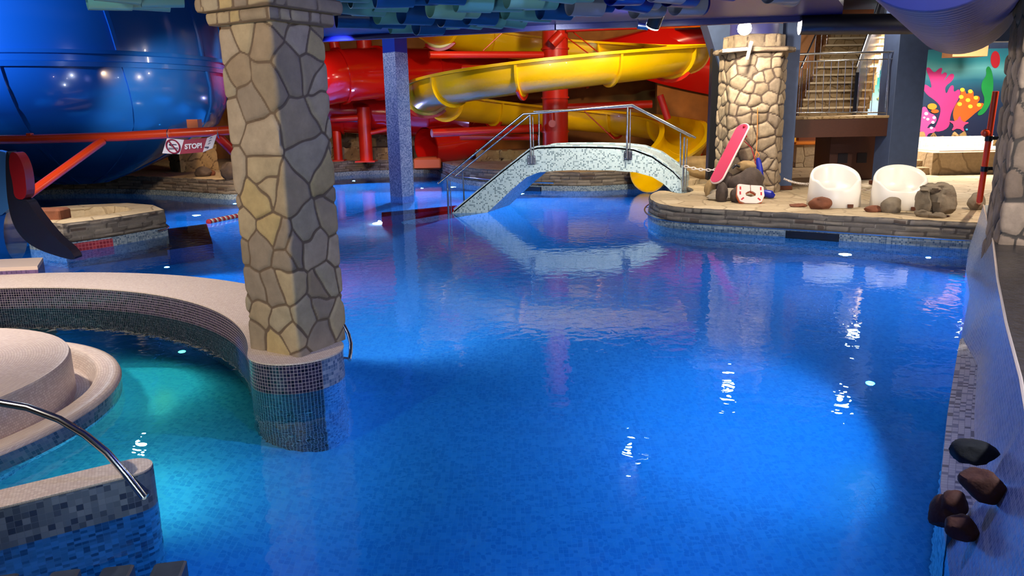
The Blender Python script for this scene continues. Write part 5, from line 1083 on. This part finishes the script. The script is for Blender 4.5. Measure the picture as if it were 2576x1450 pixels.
# ================================================================== CEILING ROLLS
def roll(mt):
    m = MB(); R0 = .115; Lh = .16; V = []; Vi = []
    n = 30
    for k, x in enumerate((-Lh, Lh)):
        V.append([(x, R0*math.sin(R_(a_)), -R0*math.cos(R_(a_))+R0+ (0 if abs(a_) < 120 else 0)) for a_ in np.linspace(-155, 155, n)])
        Vi.append([(x, (R0-.005)*math.sin(R_(a_)), -(R0-.005)*math.cos(R_(a_))+R0) for a_ in np.linspace(-155, 155, n)])
    m.grid(V); m.grid(Vi, flip=True); m.grid([V[0], Vi[0]]); m.grid([V[1], Vi[1]], flip=True)
    m.tube([(0, 0, 2*R0-.01), (0, 0, 2*R0+.16)], .006, 5, caps=False)
    o = obj('ceiling_roll', m, mt, ang=40, origin=(0, 0, 0)); return o
protos = {}; ORD = ['first', 'second', 'third', 'fourth', 'fifth', 'sixth', 'seventh', 'eighth', 'ninth', 'tenth', 'eleventh', 'twelfth', 'thirteenth', 'fourteenth', 'fifteenth', 'sixteenth', 'seventeenth', 'eighteenth', 'nineteenth', 'twentieth']; rows_seen = []
def ymax(x):
    return float(np.interp(x, [-50, 60, 90, 140, 160, 310, 500, 560, 830, 860, 960, 1100, 1250, 1400, 1500, 1640, 1760, 1860, 1900, 2080, 2180], [10, 12, -8, -8, 18, 32, 52, 10, 20, 70, 92, 94, 84, 62, 44, 50, 46, 34, 14, 16, -30]))
rs = np.random.RandomState(5); cnt = 0
for j in range(13):
    Yr = 4.9+j*.36
    for i in range(40):
        Xr = -5.6+i*.44+(j % 3)*.15+rs.uniform(-.05, .05); Yy = Yr+Xr*-.06+rs.uniform(-.05, .05); zz = 2.72+.03*((i+j) % 3)+rs.uniform(-.02, .03)
        x, y = proj((Xr, Yy, zz)); xr, _ = proj((Xr+.17, Yy, zz)); 
        if y > ymax(x) or y > ymax(xr) or y < -22 or x < -60 or x > 2200: continue
        if abs(Xr+1.57) < .62 and 4.7 < Yy < 6.0: continue
        q = rs.rand()
        if x < 830: mt = 'teal_plastic'; lb = 'teal curved plastic roll hanging from the ceiling left of the fieldstone column'; g = 'teal ceiling rolls left of the column'
        elif x < 1440: mt = 'teal_plastic' if q < .6 else ('pale_teal_roll' if q < .75 else 'blue_roll'); lb = {'teal_plastic': 'teal curved plastic roll', 'pale_teal_roll': 'pale sea-green curved plastic roll', 'blue_roll': 'mid blue curved plastic roll'}[mt]+' hanging from the ceiling right of the column'; g = {'teal_plastic': 'teal', 'pale_teal_roll': 'pale green', 'blue_roll': 'mid blue'}[mt]+' ceiling rolls over the pool middle'
        else: mt = 'navy_roll' if q < .5 else ('grey_roll' if q < .85 else 'pale_teal_roll'); lb = {'navy_roll': 'navy blue curved plastic roll', 'grey_roll': 'silvery grey curved plastic roll', 'pale_teal_roll': 'pale sea-green curved plastic roll'}[mt]+' hanging from the ceiling above the bridge and pillar'; g = {'navy_roll': 'navy', 'grey_roll': 'silvery', 'pale_teal_roll': 'pale green'}[mt]+' ceiling rolls above the bridge side'
        if mt not in protos: protos[mt] = o = roll(mt)
        else: o = protos[mt].copy(); COL.objects.link(o)
        o.location = (Xr, Yy, zz); o.rotation_euler = (rs.uniform(-.15, .15), rs.uniform(-.06, .06), R_(28)+rs.uniform(-.15, .15)); rws = {} if cnt == 0 else rws; rws.setdefault(j, []).append(0); rw = sorted(rws).index(j); o['label'] = {'teal_plastic': 'teal', 'pale_teal_roll': 'pale green', 'blue_roll': 'mid blue', 'navy_roll': 'navy', 'grey_roll': 'silvery grey'}[mt]+' curved ceiling roll, '+ORD[len(rws[j])-1]+' from the left in the '+ORD[rw]+' hanging row back'; o['category'] = 'ceiling decoration'; o['group'] = g; cnt += 1
print('rolls', cnt)
# ================================================================== UNDERWATER LAMPS
def plamp(pos, tgt, p, label, col=UW, r=.085, ang=160):
    pos = np.array(pos, float); d = np.array(tgt, float)-pos; d /= np.linalg.norm(d); t = thing('pool_lamp', tuple(pos), label, 'lamp', 'underwater lamps')
    m = MB(); m.tube([pos-d*.02, pos+d*.012], r, 24); obj('lens', m, 'pool_glow', t); m = MB(); m.tube([pos-d*.03, pos+d*.004], r*1.2, 24); obj('ring', m, 'steel', t)
    uw(tuple(pos+d*.06), tgt, p, col, ang)
def under(px, py, wall_off, z):     # point under the surface seen at px,py, at depth z, through refraction
    r = ray(px, py); r /= np.linalg.norm(r); s0 = W(px, py, 0); n = 1/1.33; h = r[:2]*n; rz = -math.sqrt(1-h.dot(h)); k = (z)/rz; return np.array([s0[0]+h[0]*k, s0[1]+h[1]*k, z])
q = under(2131, 638, 0, -.55); plamp(q-np.array([.05, .06, 0]), (3.0, 6.5, -.9), 120, 'glowing underwater lamp in the right bank below the dark slot')
q = under(1310, 487, 0, -.35); plamp(q-np.array([0, .05, 0]), (1.0, 13, -1.0), 480, 'glowing underwater lamp in the far bank under the bridge')
q = under(497, 541, 0, -.5); plamp(q-np.array([0, .05, 0]), (-6.2, 9.5, -1.0), 110, 'glowing underwater lamp left of the red and white float line')
q = under(1145, 470, 0, -.3); plamp(q-np.array([.05, .06, 0]), (-3, 14, -1.0), 380, 'small underwater lamp left of the bridge foot')
q = under(955, 562, 0, -1.15); t = thing('pool_lamp', tuple(q), 'dazzling white lamp under water in front of the blue mosaic column', 'lamp', 'underwater lamps')
uw((q[0], q[1], q[2]+.25), (q[0]+1.2, q[1]-3, -.9), 45, (.35, .65, 1)); m = MB(); m.lathe([(0, .06), (.1, .05), (.13, 0)], tuple(q), 20); obj('lens', m, 'lamp_glow', t)
# unseen added lights that brighten the far side, middle and small pool
uw((2.6, 5.2, -.35), (-1, 6, -1.0), 90); uw((1.2, 2.0, -.3), (-1, 4.5, -1.1), 34, (0.02, .22, 1.0)); uw((-.9, 1.5, -.3), (-1.2, 4.2, -1.1), 12)
uw((-2.0, 7.05, -.3), (0, 11, -1.1), 120, (.14, .5, .95)); uw((-4.6, 22.4, -.3), (-3, 18, -1.1), 300); uw((-2.3, 19.8, -.3), (-3, 15, -1.1), 260); uw((-6.2, 17.0, -.3), (-5, 12, -1.1), 120); uw((-8.4, 9.0, -.3), (-5, 10.0, -1.1), 90); uw((-12, 13.5, -.3), (-8, 14, -1.1), 60)
uw((5.4, 9.6, -.4), (2, 8.0, -1.1), 90); uw((2.5, 12.9, -.4), (.5, 9.5, -1.1), 330, (.16, .52, .9))
uw((-4.6, 9.9, -.4), (-3, 7.5, -1.1), 90)
uw((-2.75, 6.0, -.12), (-3.2, 5.2, -.6), 10, (.10, .85, .55)); uw((-6.4, 2.4, -.15), (-3.5, 5.2, -.7), 40, (.16, .75, .6)); uw((-2.05, 3.75, -.12), (-2.4, 5.0, -.7), 12, (.12, .75, .6)); uw((-5.6, 6.6, -.15), (-4, 6, -.7), 9, (.12, .75, .6))
